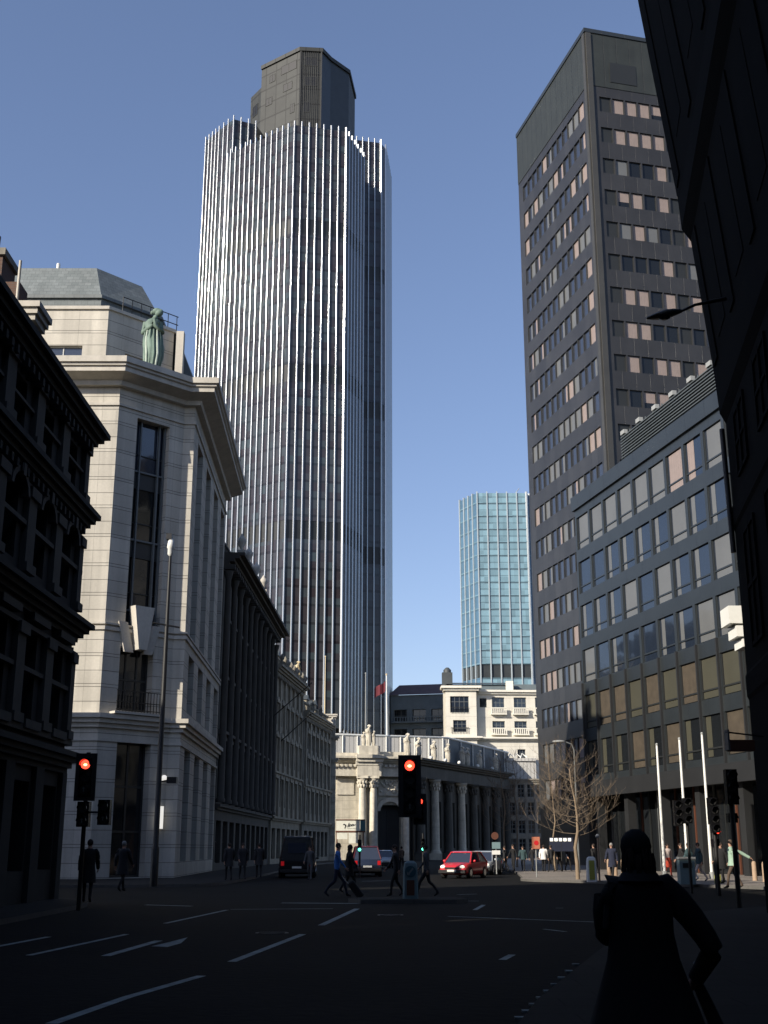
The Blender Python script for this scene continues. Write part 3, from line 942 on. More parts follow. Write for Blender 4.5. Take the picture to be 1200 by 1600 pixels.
def giant_col(cx, cy, z0, z1, r, m, parent):
    b = MB(); h = z1 - z0
    b.box(cx - r * 1.5, cx + r * 1.5, cy - r * 1.5, cy + r * 1.5, z0, z0 + .9, m)
    b.lathe((cx, cy, z0 + .9), [(r * 1.35, 0), (r * 1.35, .2), (r * 1.1, .35), (r, .5), (r * .98, h * .35), (r * .84, h - 2.4)], m, 18)
    # leafy capital
    zc = z1 - 1.5
    b.lathe((cx, cy, zc), [(r * .9, 0), (r * 1.0, .3), (r * .95, .45), (r * 1.2, .9), (r * 1.35, 1.2)], m, 16)
    for k in range(10):
        t = 2 * PI * k / 10
        for zz, q in ((.1, 1.0), (.55, 1.15)):
            b.ball((cx + math.cos(t + zz) * r * q, cy + math.sin(t + zz) * r * q, zc + zz + .15), .16, m, 6, (1, 1, 1.6))
    b.box(cx - r * 1.4, cx + r * 1.4, cy - r * 1.4, cy + r * 1.4, z1 - .28, z1, m)
    b.build('column', parent)
for u in (4.25, 5.75, LF - .65):
    q = fF.P(u, 0, .75); giant_col(q[0], q[1], 0, 10.9, .56, 'hall_trim', gh)
for i in range(8):
    q = fG.P(2.1 + i * 5.2, 0, .6); giant_col(q[0], q[1], 0, 10.9, .6, 'hall_shaded' if i not in (1, 3) else 'hall_stone', gh)  # two columns kept pale to imitate sunlit strips on the shaded side
# carved panel and arch over the doorway
b = MB()
ring = []
for k in range(11):
    t = PI * k / 10
    uc, R1, R0 = ua + 1.6, 1.85, 1.35
    ring.append([fF.P(uc - R1 * math.cos(t), 6.4 + R1 * .95 * math.sin(t), ww) for ww in (0, .35)] + [fF.P(uc - R0 * math.cos(t), 6.4 + R0 * .9 * math.sin(t), ww) for ww in (.35, 0)])
b.loft(ring, 'hall_trim', smooth=False)
b.build('door_arch', gh)
b = MB(); b.fbox(fF, ua + .0, ua + 3.3, 8.4, 10.6, 0, .25, 'hall_trim')
rr = random.Random(3)
for k in range(34):
    q = fF.P(ua + .3 + rr.random() * 2.7, 8.6 + rr.random() * 1.8, .28); b.ball(q, .12 + rr.random() * .14, 'hall_trim', 6)
b.build('carved_panel', gh)
b = MB(); b.fbox(fF, .9, 3.2, 8.5, 10.6, 0, .15, 'hall_trim'); b.build('wall_panel', gh)
b = MB(); b.fquad(fF, ua, ua + 3.2, .3, 7.2, -1.19, 'block_dark'); b.fbox(fF, ua + 1.5, ua + 1.7, .3, 7.2, -1.19, -1.05, 'frame_dark'); b.build('doorway', gh)
gp = [G0, G1, G2, (18.5, 201)]
for z0, z1, ww, st, nm in ((10.9, 12.4, 1.0, 1, 'frieze'), (12.4, 13.5, 1.7, 4, 'cornice')):
    b = MB(); moulding(b, gp[:2] + [G1] if False else [G0, G1], corn(z0, z1, ww, st), 'hall_trim'); b.build(nm, gh)
    b = MB(); moulding(b, [(G1[0] + .05, G1[1] + .1), G2, (18.5, 201)], corn(z0, z1, ww, st), 'hall_shaded'); b.build(nm, gh)
b = MB()
for k in range(int(LF / .6)): b.fbox(fF, k * .6, k * .6 + .28, 12.1, 12.45, 1.0, 1.35, 'hall_trim')
b.build('dentil_row', gh)
b = MB(); b.fbox(fF, 3.4, 6.7, 10.9, 12.42, .95, 1.5, 'hall_trim'); moulding(b, [fF.P(3.2, 0, 1.3)[:2], fF.P(6.9, 0, 1.3)[:2]], corn(12.3, 13.7, .8, 3), 'hall_trim'); b.build('porch_entablature', gh)
b = MB(); b.fbox(fF, 3.6, 6.5, 13.7, 14.9, .2, 1.6, 'hall_trim'); b.fbox(fF, 0, 3.6, 13.5, 14.0, .1, .5, 'hall_trim'); b.fbox(fF, 6.5, LF, 13.5, 14.2, .1, .5, 'hall_trim'); b.build('parapet', gh)
SG = 'stone statues along the hall roof'
for i, (u, z, s) in enumerate(((4.3, 14.9, 1.9), (5.0, 14.9, 2.9), (5.7, 14.9, 2.1))):
    b = MB(); statue_geo(b, fF.P(u, z, .9), s, 'hall_trim'); recenter(b.build('statue', label='%s figure of the stone group above the paired columns' % ('left seated', 'tall middle', 'right leaning')[i], cat='statue', group=SG))
b = MB(); statue_geo(b, fF.P(LF - .6, 13.6, .6), 3.2, 'hall_trim'); recenter(b.build('statue', label='stone statue on the hall roof corner just left of the central traffic light', cat='statue', group=SG))
ords = ('first', 'second', 'third', 'fourth', 'fifth', 'sixth', 'seventh')
for i, u in enumerate((1.6, 7.2, 12.6, 18.5, 20.6, 26.0, 33.6)):
    b = MB(); statue_geo(b, fG.P(u, 13.5, .5), 2.9, 'hall_trim'); recenter(b.build('statue', label='%s stone statue along the long side of the hall roof from the corner' % ords[i], cat='statue', group=SG))
b = MB()
for u in (4.5, 10, 15.5, 23.3, 30): b.ball(fG.P(u, 13.75, 1.2), .28, 'lit_white' if False else 'white_paint', 8)
b.build('roof_lamp_row', gh)
# banking hall roof screen behind
bs_ = thing('roof_screen_building', (5, 195, 0), 'pale ribbed metal roof screen standing behind the hall statues', 'building')
b = MB()
fs1, fs2 = Fac((-9, 172), (9.4, 178)), Fac((9.4, 178), (21.0, 204))
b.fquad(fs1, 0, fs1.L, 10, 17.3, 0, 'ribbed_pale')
b.build('front_screen', bs_)
b = MB(); P = fs2.P
b.poly([P(0, 10), P(fs2.L, 10), P(fs2.L, 17.1), P(0, 17.3)], 'ribbed_shaded'); b.build('side_screen', bs_)
b = MB(); b.poly([(-9, 172, 17.25), (9.4, 178, 17.25), (21, 204, 17.05), (2, 210, 17.05), (-16, 186, 17.25)], 'lead_roof'); b.build('roof', bs_)
b = MB(); b.tube([fs1.P(0, 17.35), fs1.P(fs1.L, 17.35), fs2.P(fs2.L, 17.15)], .16, 'white_paint', 6)
for k in range(9): b.tube([fs1.P(1 + k * 2.2, 10, .1), fs1.P(1 + k * 2.2, 17.2, .1)], .09, 'white_paint', 6)
for k in range(6): b.tube([fs2.P(.2 + k * 5.2, 10, .1), fs2.P(.2 + k * 5.2, 17.2, .1)], .1, 'white_paint', 6)
b.build('frame', bs_)
# ribbed box building and the shop row at the end of the street
rb = thing('ribbed_building', (23, 212, 0), 'beige ribbed concrete box building between the hall and the dark tower', 'building')
b = MB(); b.prism([(19.4, 203), (25.6, 203.5), (29.5, 214), (20, 216)], 0, 16.0, 'ribbed_pale'); b.build('wall', rb)
b = MB(); moulding(b, [(19.3, 203), (25.6, 203.4)], corn(15.7, 16.2, .2, 1), 'ribbed_pale'); b.build('coping', rb)
b = MB()
for k in range(4): b.tube([(20 + k, 204, 16.1), (20.4 + k, 204.5, 17.0), (21.2 + k, 204.2, 16.4)], .12, 'white_paint', 6)
b.build('roof_pipework', rb)
sb = thing('shop_building', (22, 199, 0), 'narrow brown fronted building with many small panes right of the hall', 'building')
f6 = Fac((20.2, 201.2), (26.8, 201.8)); b = MB(); ops = []; wn = []
for i in range(4):
    for k in range(4):
        u, z = .35 + i * 1.6, 1 + k * 2.9
        ops.append((u, u + 1.15, z, z + 2.1)); wn.append((f6, u, u + 1.15, z, z + 2.1, dict(w=-.2, glass='glass', frame='frame_grey', nx=2, nz=3, t=.1, blind='blind_tan' if (i + k) % 3 == 0 else None)))
wall(b, f6, 0, f6.L, 0, 12.6, ops, .2, 'portland_dark'); b.build('wall', sb); add_windows(sb, wn)
b = MB(); b.poly([f6.P(0, 12.6), f6.P(f6.L, 12.6), f6.P(f6.L, 12.6, -1.5), f6.P(0, 12.6, -1.5)], 'slate_dark'); moulding(b, [f6.P(0, 0)[:2], f6.P(f6.L, 0)[:2]], corn(12.2, 12.7, .35, 2), 'portland_dark'); b.build('roof', sb)
eb = thing('dark_building', (33, 222, 0), 'low dark building with a white ledge under the distant cream block', 'building')
f7 = Fac((25.5, 216), (44, 222)); b = MB(); ops = []; wn = []
for i in range(6):
    for k in range(3):
        u, z = .6 + i * 3.1, 1 + k * 3.6
        ops.append((u, u + 2.2, z, z + 2.3)); wn.append((f7, u, u + 2.2, z, z + 2.3, dict(w=-.2, glass='glass', frame='frame_dark')))
wall(b, f7, 0, f7.L, 0, 12.2, ops, .2, 'soot_light'); b.poly([f7.P(0, 12.2), f7.P(f7.L, 12.2), f7.P(f7.L, 12.2, -8), f7.P(0, 12.2, -8)], 'lead_roof'); b.build('wall', eb); add_windows(eb, wn)
b = MB(); b.fbox(f7, 1.2, 4.5, 12.2, 13.0, -.5, .3, 'white_paint'); b.build('ledge', eb)

# flagpoles on the hall
c0, c1 = at(605, 1180, 176), at(604, 1054, 176); pole((c0.x, 176, 13.4), (c1.x, 176, c1.z), .13, .08, 'white_paint', 'flagpole', 'white flagpole with a red flag on the hall roof')
b = MB()
top = c1.z - .9
for k in range(6):
    x0, x1 = c1.x - .15 - k * .28, c1.x - .15 - (k + 1) * .28
    za, zb = top - k * .2 - .12 * math.sin(k), top - (k + 1) * .2 - .12 * math.sin(k + 1)
    yy = 176 + .15 * math.sin(k * 1.7); y2 = 176 + .15 * math.sin((k + 1) * 1.7)
    b.poly([(x0, yy, za), (x1, y2, zb), (x1, y2, zb - 1.5), (x0, yy, za - 1.5)], 'flag_red' if k % 2 else 'flag_red', True)
recenter(b.build('flag', label='small red flag hanging limp from the white flagpole', cat='flag'))
c0 = at(571, 1160, 172); c1 = at(571, 1052, 172); pole((c0.x, 172, 14), (c0.x, 172, c1.z), .09, .06, 'lamp_grey', 'flagpole', 'thin pale pole without a flag behind the stone group on the hall roof')

# ---------------------------------------------------------------- TALL ribbed tower
tw = thing('office_tower', (-18, 245, 0), 'tall silver ribbed skyscraper with rounded lobes and a dark top core', 'skyscraper')
def lobe(pts, z0, z1, ribs, tag_, bands=((60.2, 64.0), (93.4, 97.2), (127, 130.6))):
    n = len(pts)
    for i in range(n):
        p, q = pts[i], pts[(i + 1) % n]
        fc = Fac(p, q)
        b = MB()
        zs = [z0]
        for a_, c_ in bands:
            if a_ > z0 and c_ < z1: zs += [a_, c_]
        zs.append(z1)
        for k in range(len(zs) - 1):
            b.fquad(fc, 0, fc.L, zs[k], zs[k + 1], -.02 if k % 2 == 0 else -.1, 'tower_glass' if k % 2 == 0 else 'tower_band')
            if k % 2:
                for zz in (zs[k], zs[k + 1]): b.poly([fc.P(0, zz, -.1), fc.P(fc.L, zz, -.1), fc.P(fc.L, zz, -.02), fc.P(0, zz, -.02)], 'tower_band')
        b.build('curtain_wall', tw)
        if i >= ribs or (tag_ == 'left' and i == 0): continue
        m = max(1, round(fc.L / 1.62)); st = fc.L / m
        for k in range(m + (1 if i == ribs - 1 else 0)):
            u = k * st
            b = MB()
            sec = [(-.165, -.05), (-.165, .22), (-.11, .31), (0, .345), (.11, .31), (.165, .22), (.165, -.05)]
            bot = z0 - (.8 if z0 > 10 else 0); tp = z1 + .9
            b.loft([[Vector(fc.P(u + s, zz, w_)) for s, w_ in sec] for zz in (bot, tp)], 'steel_rib', smooth=False)
            for j in range(1, 5): b.sm[j] = True
            b.build('rib', tw)
    b = MB(); b.poly([(*p, z1) for p in pts], 'core_dark'); b.poly([(*p, z0) for p in pts], 'core_dark'); b.build('roof_slab', tw)
lobe([(-35.5, 237.7), (-34.6, 236), (-27.3, 230.65), (-19.5, 225.2), (-8.4, 227.6), (-4.7, 237.3), (-6, 252), (-34, 252)], 23.5, 153.2, 5, 'front')
lobe([(-43.0, 250), (-42.2, 246.7), (-38.4, 242.3), (-34.7, 238.1), (-29.8, 240.2), (-25, 255), (-34, 262)], 14, 163.4, 4, 'left')
lobe([(-6.5, 246.4), (-.8, 247.7), (.25, 249.8), (1.6, 263.8), (-5, 270), (-13, 262)], 14, 163.4, 3, 'right')
core = [(-32.4, 250), (-29.5, 246), (-19.8, 239), (-14.6, 239.4), (-12.7, 242.7), (-8.5, 247.5), (-7.3, 257.5), (-15, 266), (-30, 262)]
b = MB()
for i in range(len(core)):
    p, q = core[i], core[(i + 1) % len(core)]
    dark = i in (3, 4)
    zt = 177.5 if i in (0, 8) else 183
    b.poly([(*p, 0), (*q, 0), (*q, zt), (*p, zt)], 'core_dark' if dark else 'core_bronze')
b.poly([(*p, 183) for p in core[1:]], 'core_dark'); b.poly([(-32.4, 250, 177.5), (-29.5, 246, 177.5), (-29, 262, 177.5)], 'core_dark')
b.poly([(-29.5, 246, 177.5), (-29.5, 246, 183), (-30, 262, 183), (-30, 262, 177.5)], 'core_bronze')
b.build('core', tw)
b = MB(); moulding(b, [core[k] for k in (1, 2, 3, 4, 5, 6)], corn(182.4, 183.4, .35, 1), 'core_bronze'); b.build('parapet', tw)
f_ = Fac(core[1], core[2]); f2_ = Fac(core[2], core[3]); f0_ = Fac(core[0], core[1])
wl = []
for fc_, u0, u1, z0, z1 in ((f_, 2.6, 4.4, 177.5, 179.6), (f_, 6.2, 11, 178.2, 180.6), (f_, 7.0, 9.8, 173.2, 175.3), (f_, 1.6, 3.6, 171.5, 173.6), (f_, 9.3, 10.6, 166.5, 169),
                        (f_, 2.4, 5.2, 163, 163.9), (f_, 9.8, 11.0, 162.5, 164), (f2_, 1.2, 4.2, 178.5, 181), (f2_, 1.2, 4.0, 173, 175.6), (f2_, 1.0, 2.6, 166, 168.8), (f2_, 1.4, 4.0, 160, 162), (f0_, 1.2, 3.6, 171, 174), (f_, 5.2, 8, 158.5, 160.5)):
    b = MB(); win_geo(b, fc_, u0, u1, z0, z1, .05, 'iron', 'core_bronze', 2, 1, t=.12); b.build('vent_opening', tw)
for u in (0.05, f2_.L - .3):
    b = MB(); b.fbox(f2_, u, u + .3, 150, 183.2, 0, .3, 'corner_strip'); b.build('core_fin', tw)
b = MB()
for k in range(9): b.fbox(f2_, .6 + k * .45, .7 + k * .45, 152, 182.4, 0, .14, 'corner_strip')
b.build('core_ribbing', tw)
b = MB(); b.lathe((-17, 250, 183), [(1.5, 0), (1.5, 1.0), (1.2, 1.2)], 'core_dark', 10); b.build('roof_housing', tw)
b = MB(); b.tube([(-20.5, 244, 183), (-20.5, 244, 186.2)], .09, 'core_dark', 6); b.build('mast', tw)

# ---------------------------------------------------------------- far buildings
gt = thing('glass_tower', (33, 345, 0), 'pale teal glass tower block far behind the cream building', 'skyscraper')
V = [(22.6, 338.5), (27.0, 330), (41.4, 330), (44.4, 336), (46, 350), (24, 352)]
for i in range(len(V)):
    f_ = Fac(V[i], V[(i + 1) % len(V)])
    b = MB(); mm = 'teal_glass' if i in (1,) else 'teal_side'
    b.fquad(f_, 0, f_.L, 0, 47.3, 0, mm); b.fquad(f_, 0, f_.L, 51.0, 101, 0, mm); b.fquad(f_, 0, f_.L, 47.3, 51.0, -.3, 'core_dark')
    for zz in (47.3, 51.0): b.poly([f_.P(0, zz, -.3), f_.P(f_.L, zz, -.3), f_.P(f_.L, zz, 0), f_.P(0, zz, 0)], 'teal_side')
    b.build('curtain_wall', gt)
    if i < 3:
        m = {0: 4, 1: 5, 2: 3}[i]
        for k in range(m + (i == 2)):
            b = MB(); u = f_.L * k / m; b.fbox(f_, u - .16, u + .16, 40, 101.4, -.3, .3, 'mullion_pale'); b.build('mullion', gt)
b = MB()
for k in range(13): moulding(b, V[:4], [(-.02, 51.2 + 3.9 * k), (.08, 51.2 + 3.9 * k), (.08, 51.4 + 3.9 * k), (-.02, 51.4 + 3.9 * k)], 'teal_glass')
b.build('floor_line', gt)
b = MB(); b.poly([(*p, 101) for p in V], 'lead_roof'); b.tube([(36, 335, 101), (38.5, 335, 102.0), (40, 335, 104)], .1, 'lamp_grey', 6); b.box(35.4, 36.6, 334, 336, 101, 101.8, 'lamp_grey'); b.build('roof', gt)

cb = thing('cream_building', (22, 245, 0), 'sunlit cream stone building with balustraded windows in the distance', 'building')
y0 = 236
fb1, fb2 = Fac((12.2, y0), (18.3, y0)), Fac((18.3, y0 + 1.6), (33.5, y0 + 2.4))
w = MB(); wn = []
o1 = []; o2 = []
for z0, z1, ww in ((27.4, 30.6, 3.7), (23.6, 25.9, 2.6), (18.2, 20.4, 1.8), (14, 16.4, 1.8)):
    c = 2.75; o1.append((c - ww / 2, c + ww / 2, z0, z1)); wn.append((fb1, c - ww / 2, c + ww / 2, z0, z1, dict(w=-.3, glass='glass_refl', frame='frame_grey', nx=4 if ww > 3 else 3, nz=3, t=.09)))
    for c2 in (4.5, 8.9, 13.2):
        w2 = 2.5 if z0 > 22 else 1.6
        o2.append((c2 - w2 / 2, c2 + w2 / 2, z0, z1)); wn.append((fb2, c2 - w2 / 2, c2 + w2 / 2, z0, z1, dict(w=-.4, glass='glass_refl', frame='frame_grey', nx=3, nz=3, t=.09)))
    if z0 > 27: o2.append((.8, 2.2, 28.6, 30.4)); wn.append((fb2, .8, 2.2, 28.6, 30.4, dict(w=-.4, glass='glass', frame=None)))
wall(w, fb1, 0, fb1.L, 0, 32.2, o1, .3, 'cream_stone'); wall(w, fb2, 0, fb2.L, 0, 31.6, o2, .4, 'cream_stone')
w.poly([fb1.P(fb1.L, 0), (18.3, y0 + 1.6, 0), (18.3, y0 + 1.6, 32.2), fb1.P(fb1.L, 32.2)], 'cream_stone')
w.poly([(12.2, y0 + 12, 0), (12.2, y0, 0), (12.2, y0, 32.2), (12.2, y0 + 12, 32.2)], 'cream_stone')
w.build('wall', cb); add_windows(cb, wn)
b = MB(); b.poly([(12.2, y0, 32.2), (18.3, y0, 32.2), (18.3, y0 + 1.6, 32.2), (33.5, y0 + 2.4, 31.6), (33.5, y0 + 12, 31.6), (12.2, y0 + 12, 32.2)], 'lead_roof'); b.build('roof', cb)
b = MB(); moulding(b, [(12.2, y0 + 3), (12.2, y0), (18.4, y0), (18.4, y0 + 1.5)], corn(31.7, 32.6, .9, 2), 'cream_trim'); b.build('cornice', cb)
b = MB(); moulding(b, [(18.9, y0 + 1.6), (33.5, y0 + 2.4)], corn(31.2, 32.0, .8, 2), 'cream_trim'); b.build('cornice', cb)
b = MB(); moulding(b, [(12.2, y0 + 3), (12.2, y0), (18.4, y0), (18.4, y0 + 1.55), (33.5, y0 + 2.35)], corn(22.1, 22.7, .9, 2), 'cream_trim'); b.build('string_course', cb)
for c2 in (4.5, 8.9, 13.2):
    for z in (27.3, 23.3):
        b = MB(); b.fbox(fb2, c2 - 1.6, c2 + 1.6, z - .2, z, 0, .9, 'cream_trim'); b.fbox(fb2, c2 - 1.6, c2 + 1.6, z + 1.0, z + 1.2, .6, .9, 'cream_trim')
        for k in range(8): b.fbox(fb2, c2 - 1.5 + k * .4, c2 - 1.3 + k * .4, z, z + 1.0, .65, .85, 'cream_trim')
        b.build('balustrade', cb)
for z in (27.3, 23.3):
    b = MB()
    for k in range(12): b.fbox(fb1, 1.0 + k * .3, 1.06 + k * .3, z, z + 1.1, .2, .26, 'iron')
    b.fbox(fb1, .95, 4.5, z + 1.08, z + 1.16, .18, .28, 'iron'); b.build('railing', cb)
b = MB(); b.box(13.2, 31, y0 + 5, y0 + 11, 32, 33.6, 'grey_stone'); b.poly([(12, y0 + 4.5, 33.6), (25, y0 + 4.5, 33.6), (28, y0 + 10, 34.6), (14, y0 + 10, 34.6)], 'slate_dark'); b.build('penthouse', cb)
b = MB(); b.box(24.6, 26, y0 + 2.8, y0 + 4, 32, 34.0, 'cream_trim'); b.build('chimney', cb)
b = MB(); b.box(11.9, 14, y0 + 6, y0 + 8, 33.5, 36.2, 'slate_dark'); b.lathe((13, y0 + 7, 36.2), [(.8, 0), (.8, .6), (.3, 1.1)], 'slate_dark', 8); b.build('roof_housing', cb)

db = thing('grey_building', (8, 262, 0), 'shaded blue grey building with balconies right of the ribbed tower', 'building')
f8 = Fac((1.4, 256), (13.6, 253)); w = MB(); ops = []; wn = []
for i in range(3):
    for k in range(7):
        u, z = .7 + i * 4.1, 3 + k * 4.1
        ops.append((u, u + 2.9, z, z + 2.5)); wn.append((f8, u, u + 2.9, z, z + 2.5, dict(w=-.7, glass='glass', frame='frame_grey', nx=2, nz=2)))
wall(w, f8, 0, f8.L, 0, 33.2, ops, .7, 'grey_stone'); w.poly([(1.4, 270, 0), (1.4, 256, 0), (1.4, 256, 33.2), (1.4, 270, 33.2)], 'grey_stone'); w.build('wall', db); add_windows(db, wn)
b = MB(); b.poly([f8.P(-.4, 33.2, .5), f8.P(f8.L, 33.2, .5), f8.P(f8.L - 1, 36, -5), f8.P(.8, 36, -5)], 'red_slate'); b.poly([f8.P(-.4, 33.2, .5), f8.P(.8, 36, -5), f8.P(-.4, 33.2, -9)], 'red_slate'); b.build('roof', db)
for k in range(7):
    b = MB(); b.fbox(f8, .3, f8.L - .3, 2.6 + 4.1 * k, 2.95 + 4.1 * k, 0, .9, 'grey_stone'); b.fbox(f8, .3, f8.L - .3, 3.75 + 4.1 * k, 3.9 + 4.1 * k, .8, .9, 'grey_stone')
    for q in range(20): b.fbox(f8, .4 + q * .6, .6 + q * .6, 2.95 + 4.1 * k, 3.75 + 4.1 * k, .8, .88, 'grey_stone')
    b.build('balcony', db)

# ---------------------------------------------------------------- RIGHT: dark bronze tower
dt = thing('bronze_tower', (28, 115, 0), 'dark bronze panelled office tower with rows of pale blinds on the right', 'skyscraper')
T0, T1, T2 = (15.6, 121.8), (20.5, 103.0), (45.2, 109.2)
HT = 82.0
fL, fRt = Fac(T0, T1), Fac(T1, T2)
wn = []; opl = []; opr = []
rows = [73.6 - 3.5 * k for k in range(20)]
pr = random.Random(11)
for k, z in enumerate(rows):
    dep = .16
    g0 = pr.randrange(4)
    for j in range(12):
        u = 1.35 + j * 1.42
        opl.append((u - .04, u + 1.28, z - .95, z + .95))
        lit = pr.random() < (.78 if ((j + g0) // 3) % 2 == 0 else .18)
        bl = ('blind_warm' if pr.random() < .35 else 'blind_grey') if lit else None
        a0 = 0 if pr.random() < .6 else .45
        wn.append((fL, u - .04, u + 1.28, z - .95, z + .95, dict(w=-dep, glass='glass_blue', frame='block_panel', nx=1, nz=1, t=.05, blind=bl, bl=(a0, 1, 0, 1))))
    if z < 27: continue
    for j in range(16):
        u = 1.2 + j * 1.42
        opr.append((u, u + 1.26, z - .85, z + .85))
        if j % 5 == 0: bl, gl = None, 'frame_dark'
        else:
            r_ = pr.random(); gl = 'glass'
            bl = 'blind_warm' if r_ < .72 else ('blind_grey' if r_ < .82 else None)
        b0 = 0 if pr.random() < .85 else .35
        wn.append((fRt, u, u + 1.26, z - .85, z + .85, dict(w=-dep, glass=gl, frame='frame_dark', nx=1, nz=1, t=.06, blind=bl, bl=(0, 1, b0, 1))))
w = MB()
wall(w, fL, .0, fL.L, 0, 75.6, opl, .16, 'tower_spandrel'); wall(w, fRt, .0, fRt.L, 0, 75.6, opr, .16, 'tower_spandrel')
w.build('cladding', dt)
w = MB(); w.fquad(fL, 0, fL.L, 75.6, HT, .05, 'tower_crown'); w.fquad(fRt, 0, fRt.L, 75.6, HT, .05, 'tower_crown'); w.build('crown', dt)
w = MB()
far = [(40.4, 128.2), (15.6, 121.8)]
w.poly([(*T2, 0), (*far[0], 0), (*far[0], HT), (*T2, HT)], 'tower_spandrel'); w.poly([(*far[0], 0), (*T0, 0), (*T0, HT), (*far[0], HT)], 'tower_spandrel'); w.build('rear_wall', dt)
w = MB(); w.poly([(*T0, HT), (*T1, HT), (*T2, HT), (*far[0], HT)], 'lead_roof'); moulding(w, [T0, T1, T2], corn(HT - .2, HT + .25, .15, 1), 'block_panel'); w.build('roof', dt)
b = MB(); b.fbox(fRt, 0, .55, 0, HT - .3, .02, .2, 'corner_strip'); b.fbox(fL, fL.L - .5, fL.L, 0, HT - .3, .02, .16, 'corner_strip'); b.build('corner_strip', dt)
b = MB(); b.fbox(fRt, 2.5, 5.4, 76.3, 78.6, .06, .1, 'frame_dark'); b.build('louvre_panel', dt)
add_windows(dt, wn, 98)

# ---------------------------------------------------------------- RIGHT: lower glazed block in front
lb = thing('glazed_block', (24, 68, 0), 'seven storey blue grey glazed office block along the right side of the street', 'building')
K0 = (15.05, 90.0); K1 = (25.6, 44.2)
fB = Fac(K0, K1); LB = fB.L
w = MB(); ops = []; wn = []
nbays = int(LB / 2.6)
pr = random.Random(5)
HB = 28.0
for r_ in range(6):
    zc = 7.9 + 3.43 * r_
    za, zb = (zc - 1.15, zc + 1.35) if r_ < 5 else (zc - 1.1, zc + 1.5)
    for j in range(nbays):
        u = .35 + j * 2.6
        ops.append((u - .05, u + 2.22, za, zb))
        lowdark = r_ < 2
        gl = 'glass' if lowdark else 'glass_refl'
        q = pr.random()
        if r_ == 5: bl, x0, x1 = ('blind_grey' if q < .6 else 'blind_warm'), .12, .9 if q < .85 else .5
        elif r_ == 1: bl, x0, x1 = ('blind_olive' if q < .6 else 'blind_tan'), .05, .95
        elif r_ == 0: bl, x0, x1 = ('blind_olive' if q < .8 else 'blind_tan'), .05, (.33 if q < .82 else .95)
        else:
            bl = 'blind_grey' if q < .85 else None
            x0, x1 = (.1, .9) if q < .24 else (.12, .34)
        wn.append((fB, u - .05, u + 2.22, za, zb, dict(w=-.14, glass=gl, frame='frame_dark' if lowdark else 'block_panel', blind=bl, bl=(x0, x1, 0, 1), special=True)))
def wg(mb, fc, u0, u1, z0, z1, w, glass, frame, blind=None, bl=None, special=None, **k):
    mb.fquad(fc, u0, u1, z0, z1, w, glass)
    zt = z0 + .55
    if blind:
        a, b_ = u0 + (u1 - u0) * bl[0], u0 + (u1 - u0) * bl[1]
        mb.fquad(fc, a, b_, zt + .06, z1 - .05, w + .01, blind); mb.fquad(fc, a, b_, z0 + .08, zt - .08, w + .01, blind)
    mb.fbox(fc, u0, u1, zt - .05, zt + .05, w - .02, w + .06, frame)
    for a in (u0, u1 - .07): mb.fbox(fc, a, a + .07, z0, z1, w - .02, w + .07, frame)
_old = win_geo
def win_geo(mb, fc, u0, u1, z0, z1, w, glass, frame, nx=1, nz=2, t=.06, blind=None, bl=(0, 1, 0, 1), special=None):
    if special: return wg(mb, fc, u0, u1, z0, z1, w, glass, frame, blind, bl)
    return _old(mb, fc, u0, u1, z0, z1, w, glass, frame, nx, nz, t, blind, bl)
wall(w, fB, 0, LB, 5.4, HB, ops, .14, 'block_panel')
KE = [(43, 48.5), (33, 94.2)]
for a, c in ((K1, KE[0]), (KE[0], KE[1]), (KE[1], K0)):
    w.poly([(*a, 5.4), (*c, 5.4), (*c, HB), (*a, HB)], 'block_panel')
w.poly([(*K0, 5.4), (*K1, 5.4), (*KE[0], 5.4), (*KE[1], 5.4)], 'block_dark')
w.build('facade', lb)
b = MB(); b.poly([(*K0, HB), (*K1, HB), (*KE[0], HB), (*KE[1], HB)], 'lead_roof'); b.build('roof', lb)
b = MB(); moulding(b, [(15.9, 90.25), K0, K1], [(-.05, 27.2), (.18, 27.2), (.22, 28.3), (-.05, 28.35)], 'block_panel'); b.build('fascia', lb)
b = MB(); moulding(b, [(15.9, 90.25), K0, K1], [(-.05, 5.2), (.25, 5.2), (.25, 6.3), (-.05, 6.3)], 'block_dark'); b.build('canopy_band', lb)
for j in range(nbays + 1):
    b = MB(); u = .2 + j * 2.6 - .02; b.fbox(fB, u - .07, u + .07, 6.3, 13.6, 0, .16, 'block_dark'); b.build('mullion', lb)
for j in range(0, nbays + 1, 2):
    b = MB(); u = .6 + j * 2.6; b.fbox(fB, u, u + .6, 0.12, 5.4, -.9, -.3, 'block_dark'); b.build('column', lb)
for j in range(nbays):
    b = MB(); u = .6 + j * 2.6
    b.fquad(fB, u, u + 2.6, .12, 5.4, -1.6, 'glass'); b.fbox(fB, u, u + .12, .12, 5.4, -1.6, -1.5, 'frame_grey' if j % 3 == 0 else 'sign_brown'); b.fbox(fB, u + 1.25, u + 1.3, .12, 5.4, -1.6, -1.52, 'frame_dark'); b.build('shop_window', lb)
b = MB(); b.fbox(fB, .5, 20, 0, 5.4, -1.9, -1.7, 'block_dark'); b.fbox(fB, 20, LB, 0, 5.4, -1.9, -1.7, 'block_dark'); b.poly([(*K0, 0.1), (*KE[1], .1), (*KE[1], 5.4), (*K0, 5.4)], 'block_dark'); b.build('ground_wall', lb)
lr = MB(); z0 = 28.9
for k in range(8): lr.fbox(fB, 8.4, LB - .5, z0 + k * .22, z0 + k * .22 + .07, -.5, -.38, 'louvre')
for k in range(int((LB - 9) / 1.3)): lr.fbox(fB, 8.4 + k * 1.3, 8.48 + k * 1.3, 28.3, 30.75, -.56, -.5, 'louvre')
lr.fbox(fB, 8.4, LB - .5, 28.3, 30.6, -.8, -.7, 'block_dark')
